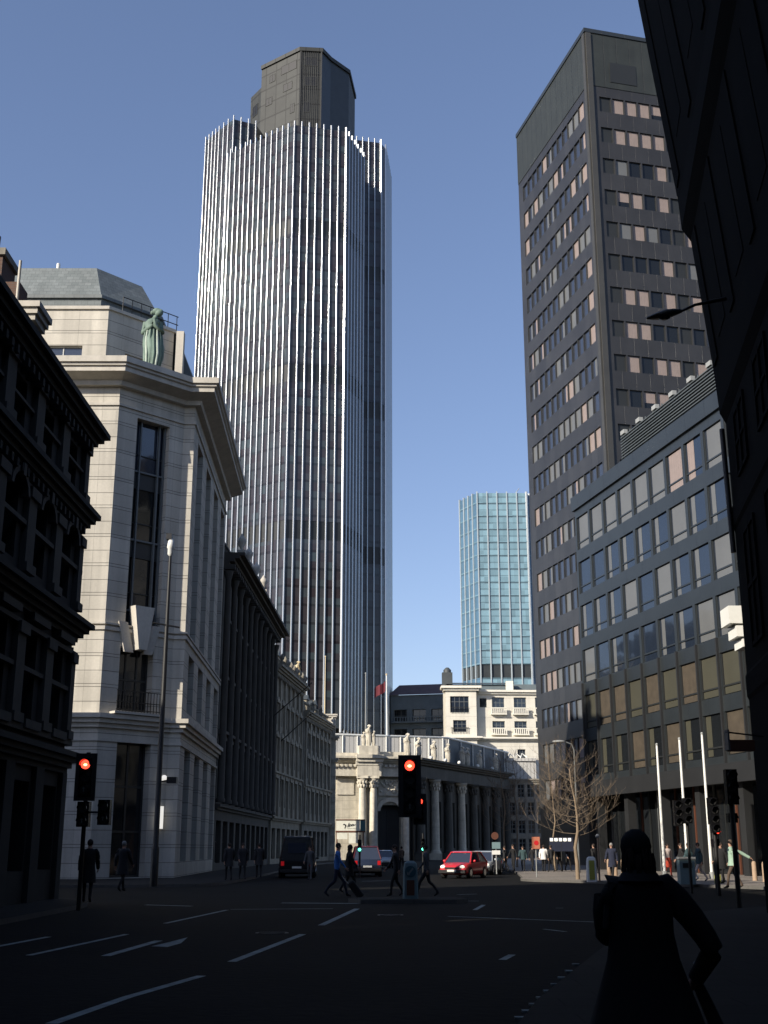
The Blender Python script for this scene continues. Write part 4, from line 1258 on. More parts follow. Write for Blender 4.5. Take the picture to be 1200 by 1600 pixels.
for k in range(int((LB - 9) / 2.6)): lr.fbox(fB, 8.6 + k * 2.6, 9.2 + k * 2.6, 30.6, 30.9, -.6, -.3, 'lamp_grey')
lr.build('roof_louvre', lb)
add_windows(lb, wn, 98)

# ---------------------------------------------------------------- RIGHT: near black building
nr = thing('stone_building', (10, 10, 0), 'near black stone building towering along the right edge', 'building')
N0, N1 = (9.2, 30.0), (4.6, 0.0)
fN = Fac(N0, N1)
fN = Fac(N0, (4.4 - .15 * 25, -25))
prof = [(0, 0), (0, 5.2), (.04, 5.3), (.04, 5.8), (0, 5.9), (0, 9.6), (.05, 9.7), (.05, 10.2), (0, 10.3), (0, 12.6), (.14, 12.9), (.2, 14.0), (.38, 16.2), (.54, 18.1), (.77, 18.5), (.8, 19.3), (1.52, 26.1), (1.6, 27), (1.6, 27.4), (-3, 33), (-9, 33), (-9, 0)]
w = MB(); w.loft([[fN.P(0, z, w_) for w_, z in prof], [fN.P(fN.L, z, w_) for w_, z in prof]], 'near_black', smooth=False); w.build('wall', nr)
wn = []
for k, (z0, z1, wi) in enumerate(((6.3, 9.2, 0), (10.6, 12.3, 0))):
    for j in range(8):
        u = 1.6 + j * 3.4; b = MB(); win_geo(b, fN, u, u + 1.7, z0, z1, wi + .01, 'near_black', 'near_black', 2, 2, t=.1); b.build('window', nr)
def lean(u0, u1, z0, z1, w0, w1, m, th=.12):
    b = MB(); P = fN.P
    b.hexa([P(u0, z0, w0 + th), P(u1, z0, w0 + th), P(u1, z0, w0 - .05), P(u0, z0, w0 - .05), P(u0, z1, w1 + th), P(u1, z1, w1 + th), P(u1, z1, w1 - .05), P(u0, z1, w1 - .05)], m)
    return b
for j in range(9):
    lean(.4 + j * 3.4, 1.1 + j * 3.4, 14.1, 18.0, .21, .53, 'near_black', .04).build('pilaster', nr)
    lean(.4 + j * 3.4, 1.1 + j * 3.4, 19.6, 26.0, .83, 1.5, 'near_black', .04).build('pilaster', nr)
    lean(1.7 + j * 3.4, 3.0 + j * 3.4, 14.4, 17.6, .235, .495, 'near_black', .015).build('window', nr)
    lean(1.7 + j * 3.4, 3.0 + j * 3.4, 20.4, 25.2, .915, 1.42, 'near_black', .015).build('window', nr)
b = MB(); b.tube([fN.P(.15, 9, .1), fN.P(.15, 12.4, .14)], .07, 'iron', 6); b.build('drainpipe', nr)
# stepped white corbel stones of the next building, catching the sun
qb = thing('corner_shop_building', (18, 39, 0), 'building beyond the right corner with three stepped white corbel stones catching the sun', 'building')
b = MB(); b.box(13.9, 26, 36.5, 41.5, 0, 10.2, 'soot_stone'); b.build('wall', qb)
for z0, z1, x in ((8.95, 9.55, 11.7), (8.5, 8.87, 11.92), (8.15, 8.42, 12.1)):
    b = MB(); b.box(x, 14.0, 39.6, 40.6, z0, z1, 'white_paint'); b.build('corbel_stone', qb)

# ---------------------------------------------------------------- unseen masses added outside the view to cut sun and sky light
for loc, lab, pts, hh in (((-47, 29, 0), 'unseen dark block added up the side street to shade the corner building foot', [(-62, 20), (-37, 20), (-37, 38), (-62, 38)], 22.5),
                      ((60, 40, 0), 'unseen tall dark block added on the far right to hold back sky light', [(44, 26), (70, 26), (70, 58), (44, 52)], 42),
                      ((5, -60, 0), 'unseen dark block added behind the camera to cut sky light', [(-12, -66), (30, -66), (30, -54), (-12, -54)], 28)):
    t = thing('office_building', loc, lab, 'building'); b = MB(); fcs = [Fac(pts[i], pts[(i + 1) % 4]) for i in range(4)]; wn = []
    for f_ in fcs:
        oo = []
        for i in range(int(f_.L / 4.5)):
            for k in range(6): oo.append((1.5 + i * 4.5, 3.3 + i * 4.5, 1.5 + k * 4.4, 3.9 + k * 4.4)); wn.append((f_, *oo[-1], dict(w=-.3, glass='glass', frame='frame_dark')))
        wall(b, f_, 0, f_.L, 0, hh, oo, .3, 'soot_stone')
    b.build('wall', t); b = MB(); b.poly([(*p, hh) for p in pts], 'slate_dark'); b.build('roof', t)
    b = MB(); moulding(b, pts + pts[:2], corn(hh - .8, hh + .2, .6, 3), 'soot_light'); b.build('cornice', t); add_windows(t, wn, 20)
# ---------------------------------------------------------------- people
def skinned(nodes, edges, sub=1):
    """nodes: name -> (xyz, radius); grows one skinned surface per connected island"""
    names = list(nodes); idx = {n: i for i, n in enumerate(names)}
    me = bpy.data.meshes.new('tmp')
    me.from_pydata([nodes[n][0] for n in names], [(idx[a], idx[b]) for a, b in edges], [])
    o = bpy.data.objects.new('tmp', me); COL.objects.link(o)
    md = o.modifiers.new('s', 'SKIN'); md.use_smooth_shade = True
    seen = set(); adj = {}
    for a, b in edges: adj.setdefault(a, []).append(b); adj.setdefault(b, []).append(a)
    lay = me.skin_vertices[0].data
    for n in names:
        r = nodes[n][1]
        lay[idx[n]].radius = (r, r) if isinstance(r, (int, float)) else r
        lay[idx[n]].use_root = False
    for n in names:
        if n in seen: continue
        lay[idx[n]].use_root = True
        st = [n]
        while st:
            q = st.pop()
            if q in seen: continue
            seen.add(q); st += adj.get(q, [])
    if sub:
        sd = o.modifiers.new('d', 'SUBSURF'); sd.levels = sub; sd.render_levels = sub
    dg = bpy.context.evaluated_depsgraph_get(); dg.update()
    ev = o.evaluated_get(dg)
    out = bpy.data.meshes.new_from_object(ev)
    bpy.data.objects.remove(o, do_unlink=True); bpy.data.meshes.remove(me)
    return out

def figure(loc, heading, label, h=1.75, top='charcoal', bottom='black_cloth', skin='skin', hair='hair', stride=.25, phase=1, swing=.35, coat=None,
           group=None, armL=None, armR=None, skirt=False, detail=1, lean=.03, headturn=0, hairstyle='short'):
    """person facing local +Y. armL/armR override (elbow, wrist) positions."""
    s = h / 1.75
    V = lambda x, y, z: Vector((x, y, z)) * s
    st = stride
    hipz = .93 - st * .12
    N = {}; E = []
    def add(n, p, r, par=None):
        N[n] = (p, r * s if isinstance(r, (int, float)) else (r[0] * s, r[1] * s))
        if par: E.append((par, n))
    add('pelvis', V(0, 0, hipz), (.145, .11))
    add('waist', V(0, lean * .3, 1.06), (.13, .095), 'pelvis')
    add('chest', V(0, lean * .7, 1.25), (.155, .11), 'waist')
    add('upper', V(0, lean, 1.40), (.13, .095), 'chest')
    add('neck', V(0, lean + .01, 1.49), .056, 'upper')
    add('jaw', V(0, lean + .03, 1.555), .066, 'neck')
    add('face', V(0, lean + .025, 1.63), (.075, .09), 'jaw')
    add('crown', V(0, lean + .01, 1.685), (.062, .075), 'face')
    for sg, nm, ph in ((-1, 'L', phase), (1, 'R', -phase)):
        fy = st * ph * .95
        bent = .10 if ph > 0 else .0
        add('hip' + nm, V(.085 * sg, 0, hipz - .04), .095, 'pelvis')
        kz = .50; ky = fy * .55 + .03 + (0.02 if ph > 0 else .06 * st / .25)
        add('knee' + nm, V(.095 * sg, ky, kz), .06, 'hip' + nm)
        az = .085 if ph > 0 else .085 + st * .22
        add('calf' + nm, V(.095 * sg, (ky + fy) / 2 - .012, (kz + az) / 2 + .07), .055, 'knee' + nm)
        add('ankle' + nm, V(.095 * sg, fy - (.0 if ph > 0 else .05), az), .038, 'calf' + nm)
        add('toe' + nm, V(.105 * sg, fy + .15 - (.0 if ph > 0 else .06), .035), (.042, .028), 'ankle' + nm)
        add('heel' + nm, V(.095 * sg, fy - .03 - (.0 if ph > 0 else .05), az - .04), .036, 'ankle' + nm)
        sh = V(.185 * sg, lean, 1.40)
        add('sh' + nm, sh, .062, 'upper')
        ov = armL if sg < 0 else armR
        if ov: el, wr = V(*ov[0]), V(*ov[1])
        else:
            a = -swing * ph
            el = sh + V(.05 * sg, math.sin(a) * .28, -math.cos(a) * .28)
            wr = el + V(.01 * sg, math.sin(a + .35) * .25, -math.cos(a + .35) * .25)
        add('el' + nm, el, .046, 'sh' + nm)
        add('wr' + nm, wr, .031, 'el' + nm)
        d = (wr - el).normalized()
        add('palm' + nm, wr + d * .055 * s, (.036, .024), 'wr' + nm)
        add('kn' + nm, wr + d * .095 * s, (.036, .018), 'palm' + nm)
        # fingers: short chains rooted in the palm, gently curled
        side = d.cross(Vector((0, 1, 0)) if abs(d.y) < .8 else Vector((1, 0, 0))).normalized()
        fwd = side.cross(d).normalized()
        for k, (o_, ln) in enumerate(((-.027, .062), (-.009, .075), (.009, .078), (.026, .068))):
            f0 = wr + (d * .085 + fwd * o_) * s
            N['f%s%d0' % (nm, k)] = (f0, .0095 * s)
            f1 = f0 + (d * ln * .55 + side * .012 * -sg) * s; N['f%s%d1' % (nm, k)] = (f1, .009 * s)
            f2 = f1 + (d * ln * .4 + side * .03 * -sg) * s; N['f%s%d2' % (nm, k)] = (f2, .0075 * s)
            E.append(('f%s%d0' % (nm, k), 'f%s%d1' % (nm, k))); E.append(('f%s%d1' % (nm, k), 'f%s%d2' % (nm, k)))
        t0 = wr + (d * .035 + fwd * .022) * s; t1 = t0 + (d * .035 + fwd * .03) * s; t2 = t1 + (d * .03 + fwd * .008) * s
        N['t%s0' % nm], N['t%s1' % nm], N['t%s2' % nm] = (t0, .0115 * s), (t1, .0105 * s), (t2, .008 * s)
        E += [('t%s0' % nm, 't%s1' % nm), ('t%s1' % nm, 't%s2' % nm)]
    me = skinned(N, E, detail)
    slots = [skin, top, bottom, 'shoe']
    for m_ in slots: me.materials.append(MATS[m_])
    wl, wr_ = N['wrL'][0], N['wrR'][0]; el_, er_ = N['elL'][0], N['elR'][0]
    def zone(c):
        if c.z > 1.475 * s and abs(c.x) < .13 * s: return 0
        for w_, e_ in ((wl, el_), (wr_, er_)):
            d = (w_ - e_).normalized()
            al = (c - e_).dot(d); L_ = (w_ - e_).length; pd = ((c - e_) - d * al).length
            if al > L_ - .01 * s and al < L_ + .24 * s and pd < .075 * s: return 0
            if -.03 * s < al <= L_ and pd < .065 * s: return 1
        if c.z < .11 * s: return 3
        if c.z < (hipz + .03) * s: return 2
        return 1
    for p in me.polygons: p.material_index = zone(p.center)
    t = thing('person', (0, 0, 0), label, 'person', group)
    link('body', me, t)
    hc = N['face'][0]
    b = MB()
    if hairstyle == 'short':
        b.ball(hc + V(0, -.018, .022), .098 * s, hair, 14, (.88, .98, 1.0))
    else:
        b.ball(hc + V(0, -.02, .02), .104 * s, hair, 14, (.92, 1, 1.02)); b.ball(hc + V(0, -.055, -.07), .085 * s, hair, 12, (.95, .75, 1.3))
    b.build('hair', t)
    b = MB()
    b.tube([hc + V(0, .075, .015), hc + V(0, .102, -.012), hc + V(0, .085, -.022)], [.008 * s, .013 * s, .006 * s], skin, 6)
    for sg in (-1, 1):
        b.ball(hc + V(.078 * sg, -.005, -.005), .026 * s, skin, 8, (.35, .8, 1.1))
        b.ball(hc + V(.028 * sg, .074, .012), .010 * s, 'hair', 6)
    b.tube([hc + V(-.02, .078, -.048), hc + V(.02, .078, -.048)], .005 * s, 'brown_cloth', 5)
    b.build('face', t)
    if coat:
        col, hem, flare = coat
        b = MB(); rings = []
        for z, rx, ry in ((hem, .20 * flare, .17 * flare), ((hem + 1.0) / 2, .195 * (1 + (flare - 1) * .6), .155 * (1 + (flare - 1) * .5)), (1.0, .175 * (1 + max(0, flare - 1.3) * .3), .135), (1.15, .175 * (1 + max(0, flare - 1.3) * .12), .132), (1.3, .195, .138), (1.4, .205, .125), (1.455, .15, .10), (1.49, .075, .075)):
            rings.append(oval(V(0, lean * (z - .6), z), rx * s, ry * s, 24, 0, .02 + .05 * max(0, 1 - z), z * 3, 7))
        b.loft(rings, col, caps=False)
        for sg, nm in ((-1, 'L'), (1, 'R')):
            S, Ee, Wr = N['sh' + nm][0], N['el' + nm][0], N['wr' + nm][0]
            e0, e1 = S.lerp(Ee, .82), Ee.lerp(Wr, .2); em = (e0 + e1) * .25 + Ee * .5
            b.tube([S + V(-.07 * sg, 0, .0), S + V(-.02 * sg, 0, .012), S.lerp(Ee, .2), S.lerp(Ee, .5) + V(.008 * sg, 0, 0), e0, em, e1, Ee.lerp(Wr, .55), Wr], [.075 * s, .084 * s, .085 * s, .078 * s, .069 * s, .068 * s, .064 * s, .058 * s, .052 * s], col, 14)
        b.build('coat', t)
    if skirt:
        b = MB(); rings = [oval(V(0, 0, z), r_ * s, r_ * .8 * s, 20, 0, .04, z * 4, 6) for z, r_ in ((.5, .22), (.75, .19), (1.0, .145))]
        b.loft(rings, bottom, caps=False); b.build('skirt', t)
    t.location = loc; t.rotation_euler = (0, 0, heading)
    t['_n'] = 0; del t['_n']
    return t, N

def bag(loc, rz, w, d, h, m, label, name='shopping_bag', cat='bag'):
    b = MB(); rings = []
    for k, q in ((0, .9), (.1, 1), (.9, .95), (1, .85)):
        rings.append([Vector((x * w / 2 * q, y * d / 2 * q, k * h)) for x, y in ((-1, -.7), (-.7, -1), (.7, -1), (1, -.7), (1, .7), (.7, 1), (-.7, 1), (-1, .7))])
    b.loft(rings, m, smooth=False)
    b.tube([(-w * .25, 0, h), (-w * .2, 0, h * 1.35), (w * .2, 0, h * 1.35), (w * .25, 0, h)], .009, m, 6)
    return b.build(name, None, loc=loc, rotz=rz, label=label, cat=cat)

def suitcase(loc, rz, label):
    t = thing('suitcase', (0, 0, 0), label, 'suitcase')
    b = MB(); rings = []
    for z, q in ((.06, .88), (.1, 1), (.6, 1), (.66, .86)):
        rings.append([Vector((x * .19 * q, y * .12 * q, z)) for x, y in ((-1, -.7), (-.8, -1), (.8, -1), (1, -.7), (1, .7), (.8, 1), (-.8, 1), (-1, .7))])
    b.loft(rings, 'black_cloth', smooth=False); b.build('shell', t)
    b = MB()
    for sg in (-1, 1): b.tube([(.1 * sg, .1, .6), (.1 * sg, .1, 1.0)], .009, 'chrome', 6)
    b.tube([(-.11, .1, 1.0), (.11, .1, 1.0)], .014, 'rubber', 6); b.build('handle', t)
    for sg in (-1, 1):
        b = MB(); b.tube([(.15 * sg - .015, .09, .04), (.15 * sg + .015, .09, .04)], .04, 'rubber', 12); b.build('wheel', t)
    t.location = loc; t.rotation_euler = (rad(-38), 0, rz)
    return t

D2R = rad
# foreground walker, seen from behind
fg, FN = figure((1.42, 6.9, .12), rad(4), 'person in a long black coat walking away in the right foreground, seen from behind', h=1.6, top='black_cloth', bottom='black_cloth', hair='black_cloth', skin='black_cloth',
                stride=.18, coat=('black_cloth', .34, 2.15), detail=2, hairstyle='long', armR=((.43, -.02, 1.06), (.36, .14, .88)), armL=((-.2, .1, 1.13), (-.08, .26, 1.12)))
for o in fg.children:
    if o.name.startswith('body'):
        o.data.materials[0] = MATS['skin']
b = MB()
b.tube([(-.10, .02, 1.335), (-.16, -.04, 1.29), (-.205, -.06, 1.2), (-.215, -.05, 1.08)], .017, 'charcoal', 8)
b.ball((-.2, -.05, 1.24), .042, 'black_cloth', 10, (.8, 1, 1.3))
b.build('shoulder_bag_strap', fg)
q = Vector((1.46 + .33, 6.9 + .2, .12))
b = MB(); rings = [oval(Vector((0, .03 - .01 * k, z)), rx, ry, 20, 0, .03, k, 5) for k, (z, rx, ry) in enumerate(((1.31, .135, .1), (1.35, .098, .085), (1.385, .082, .078), (1.37, .095, .09), (1.325, .13, .105)))]
b.loft(rings, 'charcoal', caps=False); b.build('collar', fg)
b = MB(); rh = random.Random(9)
for k in range(46):
    a_ = PI + rh.uniform(0, PI); r0 = .085
    x0, y0 = math.cos(a_) * r0 * .95, math.sin(a_) * r0
    z0 = rh.uniform(1.44, 1.5)
    b.tube([(x0, y0, z0), (x0 * 1.12, y0 * 1.1, z0 - .05), (x0 * rh.uniform(.95, 1.25), y0 * 1.05, z0 - rh.uniform(.09, .13))], [.008, .007, .002], 'hair', 4)
b.build('hair_ends', fg)
b = MB(); b.tube([(1.755, 7.1, .89), (1.79, 7.08, .8), (1.90, 7.02, .5), (1.98, 6.97, .16)], [.03, .035, .045, .012], 'black_cloth', 10)
b.tube([(1.755, 7.1, .87), (1.74, 7.1, .96), (1.755, 7.13, .99), (1.785, 7.14, .96)], .012, 'chrome', 8)
b.tube([(1.865, 7.04, .62), (1.872, 7.036, .57)], .045, 'chrome', 10)
recenter(b.build('umbrella', label='folded black umbrella with metal band held by the foreground walker', cat='umbrella'))

def man(px, py, heading, label, **k):
    h = k.pop('z', 0.0)
    g = gnd(px, py, h)
    return figure(g, rad(heading), label, **k)
# left pavement and crossing
man(135, 1411, 10, 'dark clad person walking away on the left pavement below the traffic light', z=.12, coat=('black_cloth', .55, 1.1), stride=.2, top='black_cloth')
man(189, 1394, -20, 'dark clad person walking near the corner building entrance', z=.12, coat=('charcoal', .6, 1.15), stride=.3, hair='hair_grey')
man(526, 1402, -88, 'person in a bright blue shirt striding over the crossing to the right', top='blue_shirt', bottom='navy', stride=.36, h=1.8)
wn_, _ = man(545, 1396, -85, 'person in a black coat pulling a wheeled suitcase across the road', coat=('black_cloth', .62, 1.1), stride=.3, hairstyle='long')
g = gnd(578, 1404); suitcase((g.x - .25, g.y, 0.0), rad(90), 'black wheeled suitcase tilted behind the person crossing the road')
man(484, 1376, 170, 'person in grey on the far side of the crossing behind the blue shirt', top='grey_cloth', bottom='grey_cloth', stride=.15)
man(619, 1401, 100, 'dark clad person standing at the left of the white traffic bollard', top='charcoal', stride=.22, z=.0)
man(667, 1402, 80, 'person in grey striding just right of the white traffic bollard', top='grey_cloth', bottom='charcoal', stride=.34)
man(628, 1362, 30, 'person waiting in the road beyond the central traffic light', top='brown_cloth', stride=.1)
gl = 'people on the left pavement by the dark terrace'
for i, (px, py, hd, l) in enumerate(((357, 1376, 20, 'leftmost dark figure of the group by the terrace shopfront'), (378, 1374, 200, 'middle dark figure of the group by the terrace shopfront'), (404, 1372, 10, 'right dark figure of the group by the terrace shopfront, nearest the black van'))):
    man(px, py, hd, l, z=.12, coat=('charcoal', .65, 1.1), stride=.15, group=gl)
# right pavement
man(958, 1375, 150, 'person in a dark coat walking in front of the stone bollards right of the tree', z=.12, coat=('navy', .6, 1.1), stride=.25, hair='hair_grey')
man(930, 1366, 40, 'dark clad person behind the lit traffic bollard right of the tree', z=.12, coat=('black_cloth', .6, 1.1), stride=.1)
man(1045, 1370, 190, 'person in a pale top holding a red coat beside the leftmost flagpole', z=.12, top='cream_cloth', bottom='red_cloth', skirt=True, stride=.15)
man(1080, 1377, 95, 'person in dark teal coat and white trousers right of the rubbish bin', z=.12, top='teal_cloth', bottom='white_cloth', coat=('teal_cloth', .85, 1.0), stride=.35)
man(1095, 1378, 85, 'person in dark teal coat with bare legs between the flagpoles', z=.12, coat=('teal_cloth', .8, 1.05), bottom='cream_cloth', stride=.3)
man(1068, 1374, 80, 'person all in black behind the rubbish bin', z=.12, coat=('black_cloth', .6, 1.1), stride=.1)
man(1131, 1381, 120, 'dark clad person standing by the black signal post on the right pavement', z=.12, coat=('black_cloth', .62, 1.15), stride=.12)
man(1148, 1389, 75, 'person in a pale green jacket stretching one arm out behind', z=.12, h=1.82, top='green_coat', bottom='brown_cloth', coat=('green_coat', .82, 1.08), stride=.25, armR=((.30, -.34, 1.26), (.32, -.62, 1.1)), hair='brown_cloth')
g = gnd(1122, 1380, .12); bag((g.x, g.y, .12), .3, .3, .16, .36, 'yellow_bag', 'pale yellow bag standing by the black signal post')
gc = 'crowd on the pavement under the bare trees'
crowd = [(790, 1362, 'charcoal', 'far left person in the crowd under the bare trees, by the silver car'), (803, 1362, 'black_cloth', 'second person from the left in the crowd under the trees'),
         (818, 1362, 'teal_cloth', 'person in dark teal in the crowd, left of the orange sign'), (832, 1362, 'black_cloth', 'person in black below the orange sign'),
         (850, 1362, 'white_cloth', 'person in a bright white top in the crowd under the trees'), (862, 1362, 'charcoal', 'dark person just right of the white topped one in the crowd'),
         (874, 1362, 'black_cloth', 'dark person left of the big tree trunk in the crowd'), (888, 1362, 'navy', 'navy clad person right beside the big tree trunk')]
for i, (px, py, c_, l) in enumerate(crowd):
    man(px, py + R.uniform(-.8, .8), R.uniform(0, 360), l, z=.12, top=c_, bottom='black_cloth', coat=(c_, .8, 1.05) if i % 2 == 0 else None, stride=R.uniform(.05, .25), h=R.uniform(1.62, 1.85), group=gc)

# ---------------------------------------------------------------- vehicles
def car(loc, rz, label, name, paint, L=4.0, W=1.68, Hh=1.42, kind='hatch', cat='car', roofpaint=None):
    """front faces local -Y"""
    t = thing(name, (0, 0, 0), label, cat)
    hw = W / 2; hl = L / 2
    b = MB()
    if kind == 'van': pr_ = [(-hl, .5, .3, .86), (-hl + .15, .72, .25, .95), (-hl + .7, .92, .2, 1), (-.4, .98, .2, 1), (.9, 1.0, .2, 1), (hl - .1, 1.0, .22, 1), (hl, .9, .35, .94)]
    elif kind == 'taxi': pr_ = [(-hl, .55, .3, .8), (-hl + .1, .85, .25, .9), (-hl + 1.0, .98, .2, .96), (0, 1.0, .2, 1), (hl - .5, 1.0, .2, 1), (hl - .06, .92, .25, .93), (hl, .6, .35, .88)]
    else: pr_ = [(-hl, .45, .3, .78), (-hl + .08, .62, .24, .88), (-hl + .45, .76, .2, .96), (-hl + 1.0, .86, .18, 1), (.2, .9, .18, 1), (hl - .5, .92, .2, .98), (hl - .05, .86, .25, .9), (hl, .5, .35, .84)]
    rings = []
    for y, zt, zb, q in pr_:
        w_ = hw * q
        rings.append([Vector((x * w_, y, z)) for x, z in ((-.9, zb), (-1, zb + .1), (-1, (zb + zt) / 2 + .05), (-.96, zt - .06), (-.86, zt), (0, zt + .02), (.86, zt), (.96, zt - .06), (1, (zb + zt) / 2 + .05), (1, zb + .1), (.9, zb), (0, zb - .01))])
    b.loft(rings, paint); b.build('body', t)
    # cabin
    zt = pr_[3][1] - .03
    ca = {'van': [(-hl + .45, 0), (-hl + 1.15, 1), (hl - .12, 1), (hl - .02, 0)], 'taxi': [(-.75, 0), (-.25, 1), (hl - .75, 1), (hl - .3, 0)], 'hatch': [(-hl + .85, 0), (-.35, 1), (hl - .75, 1), (hl - .12, 0)]}[kind]
    rings = []
    for (y0, _), (y1, _) in ((ca[0], ca[1]),): pass
    b = MB()
    A0, A1, B1, B0 = ca[0][0], ca[1][0], ca[2][0], ca[3][0]
    lo = [(-hw * .92, A0, zt), (hw * .92, A0, zt), (hw * .93, B0, zt), (-hw * .93, B0, zt)]
    hi = [(-hw * .72, A1, Hh - .04), (hw * .72, A1, Hh - .04), (hw * .72, B1, Hh - .04), (-hw * .72, B1, Hh - .04)]
    b.hexa(lo + hi, 'glass_blue' if kind != 'van' else paint); b.build('windows' if kind != 'van' else 'box', t)
    if kind == 'van':
        b = MB(); b.box(-hw * .5, hw * .5, B0 - .06, B0 + .02, 1.35, 1.9, 'glass_blue'); b.build('rear_window', t)
        b = MB(); b.box(-hw * .75, hw * .75, A0 + .12, A0 + .3, 1.1, 1.6, 'glass_blue'); b.build('windscreen', t)
    b = MB()
    rp = roofpaint or paint
    rf = []
    for z, g_, e in ((Hh - .05, .03, .05), (Hh, .0, 0), (Hh + .03, -.12, -.2)):
        rf.append([Vector(p) for p in ((-hw * .72 - g_, A1 - e, z), (hw * .72 + g_, A1 - e, z), (hw * .72 + g_, B1 + e, z), (-hw * .72 - g_, B1 + e, z))])
    b.loft(rf, rp, smooth=False)
    for i, j in ((0, 0), (1, 1), (2, 2), (3, 3)):
        b.tube([Vector(lo[i]) , Vector(hi[j])], .045, rp, 6)
    for sx in (-1, 1):
        m0 = Vector((sx * hw * .935, (A0 + B0) / 2 + .1, zt)); m1 = Vector((sx * hw * .73, (A1 + B1) / 2 + .1, Hh - .04)); b.tube([m0, m1], .04, rp, 6)
    b.build('roof', t)
    for sx in (-1, 1):
        for y in (-hl + .75, hl - .75):
            b = MB(); r_ = .31
            b.tube([(sx * (hw - .2), y, r_), (sx * (hw + .005), y, r_)], r_, 'rubber', 20); wo = b.build('wheel', t)
            b = MB(); b.tube([(sx * (hw - .02), y, r_), (sx * (hw + .015), y, r_)], .19, 'chrome', 12); b.build('rim', wo)
        b = MB(); b.ball((sx * hw * .68, -hl + .1, .62), .13, 'head_lamp', 10, (1.2, .6, .75)); b.build('headlight', t)
        b = MB(); b.box(sx * hw * .78 - .09, sx * hw * .78 + .09, hl - .06, hl + .012, .66, .9, 'tail_lamp'); b.build('tail_light', t)
        b = MB(); b.ball((sx * (hw + .06), A0 + .35, zt + .1), .09, paint, 8, (1, .6, .8)); b.tube([(sx * hw * .9, A0 + .38, zt + .03), (sx * (hw + .05), A0 + .35, zt + .08)], .025, 'rubber', 6); b.build('mirror', t)
    b = MB(); b.box(-hw * .92, hw * .92, -hl - .05, -hl + .12, .3, .47, 'rubber'); b.box(-hw * .5, hw * .5, -hl - .01, -hl + .1, .5, .6, 'rubber'); b.build('bumper', t)
    b = MB(); b.box(-hw * .92, hw * .92, hl - .1, hl + .05, .3, .47, 'rubber'); b.build('bumper', t)
    for y in (-hl - .065, hl + .055):
        b = MB(); b.box(-.26, .26, y, y + .012, .37 if y < 0 else .52, .48 if y < 0 else .63, 'plate_white'); b.build('number_plate', t)
    t.location = loc; t.rotation_euler = (0, 0, rz)
    return t
g = gnd(728, 1373); car((g.x, g.y + 1.6, 0), rad(-24), 'bright red hatchback with sunlit headlamp facing the crossing', 'parked_car', 'car_red', 3.8, 1.68, 1.42)
g = gnd(757, 1369); car((g.x + .35, g.y + 4.4, 0), rad(-16), 'silver car waiting just behind the red hatchback', 'parked_car', 'car_silver', 4.2, 1.7, 1.42)
g = gnd(570, 1370); car((g.x, g.y + 2.2, 0), rad(184), 'dark navy taxi with a white plate and maroon roof seen from behind', 'taxi', 'car_navy', 4.5, 1.75, 1.72, 'taxi', roofpaint='car_maroon')
g = gnd(598, 1357); car((g.x, g.y + 2, 0), rad(188), 'small pale car with a red tail light beyond the taxi', 'small_car', 'car_silver', 3.8, 1.6, 1.42)
g = gnd(461, 1372); car((g.x, g.y + 2.4, 0), rad(182), 'black van seen from behind in the left lane', 'van', 'car_black', 4.8, 2.05, 2.25, 'van', cat='van')

# ---------------------------------------------------------------- traffic lights, posts, bollards
def arrow(b, c, s, m='arrow_grey'):
    b.tube([c + Vector((0, -.02, -s)), c + Vector((0, -.02, s * .4))], s * .22, m, 6)
    b.poly([c + Vector((-s * .7, -.03, s * .2)), c + Vector((s * .7, -.03, s * .2)), c + Vector((0, -.03, s * 1.1))], m)
    b.poly([c + Vector((-s * .7, -.02, s * .2)), c + Vector((0, -.02, s * 1.1)), c + Vector((s * .7, -.02, s * .2))], m)
def head(parent, c, lit, board=True, n=3, s=1.0, arr=False, rz=0):
    """signal head centred at c; lenses face -Y"""
    hh = n * .31 * s; c = Vector(c)
    b = MB()
    b.box(c.x - .15 * s, c.x + .15 * s, c.y - .1, c.y + .16, c.z - hh / 2, c.z + hh / 2, 'black_gloss')
    if board:
        b.box(c.x - .27 * s, c.x + .27 * s, c.y - .02, c.y + .0, c.z - hh / 2 - .13, c.z + hh / 2 + .13, 'iron')
    h = b.build('signal_head', parent)
    for k in range(n):
        q = Vector((c.x, c.y - .1, c.z + hh / 2 - .31 * s * (k + .5)))
        on = {'red': 0, 'green': n - 1}.get(lit) == k
        b = MB(); b.tube([q + Vector((0, -.025, 0)), q], .115 * s, ('red_lamp' if lit == 'red' else 'green_lamp') if on else 'lens_off', 16)
        if on and lit == 'red': b.ball(q + Vector((0, -.02, -.01)), .055 * s, 'red_core', 8, (1, .35, .6))
        if arr and k == n - 1: arrow(b, q + Vector((0, -.03, 0)), .06 * s)
        b.build('lens', h)
        b = MB(); rings = []
        for yy in (0, -.17):
            rings.append([q + Vector((math.cos(a) * .125 * s, yy, math.sin(a) * .125 * s)) for a in [PI * (-.05 + 1.1 * i / 10) for i in range(11)]])
        b.loft(rings, 'black_gloss', caps=False, closed=False); b.build('hood', h)
    return h
def signal(loc, label, heads, h=2.6, r=.057, group=None, m='iron'):
    t = thing('traffic_light', loc, label, 'traffic light', group)
    x, y, z = loc
    b = MB(); b.tube([(x, y, z), (x, y, z + h)], r, m, 12); b.build('post', t)
    for dx, dy, dz, kw in heads:
        head(t, (x + dx, y + dy, z + dz), **kw)
        if abs(dx) > .05 or abs(dy) > .05:
            b = MB(); b.tube([(x, y, z + dz), (x + dx, y + dy + .1, z + dz)], .03, 'iron', 6); b.build('bracket', t)
    return t
p = at(136, 1195, 31)
ct = p.z
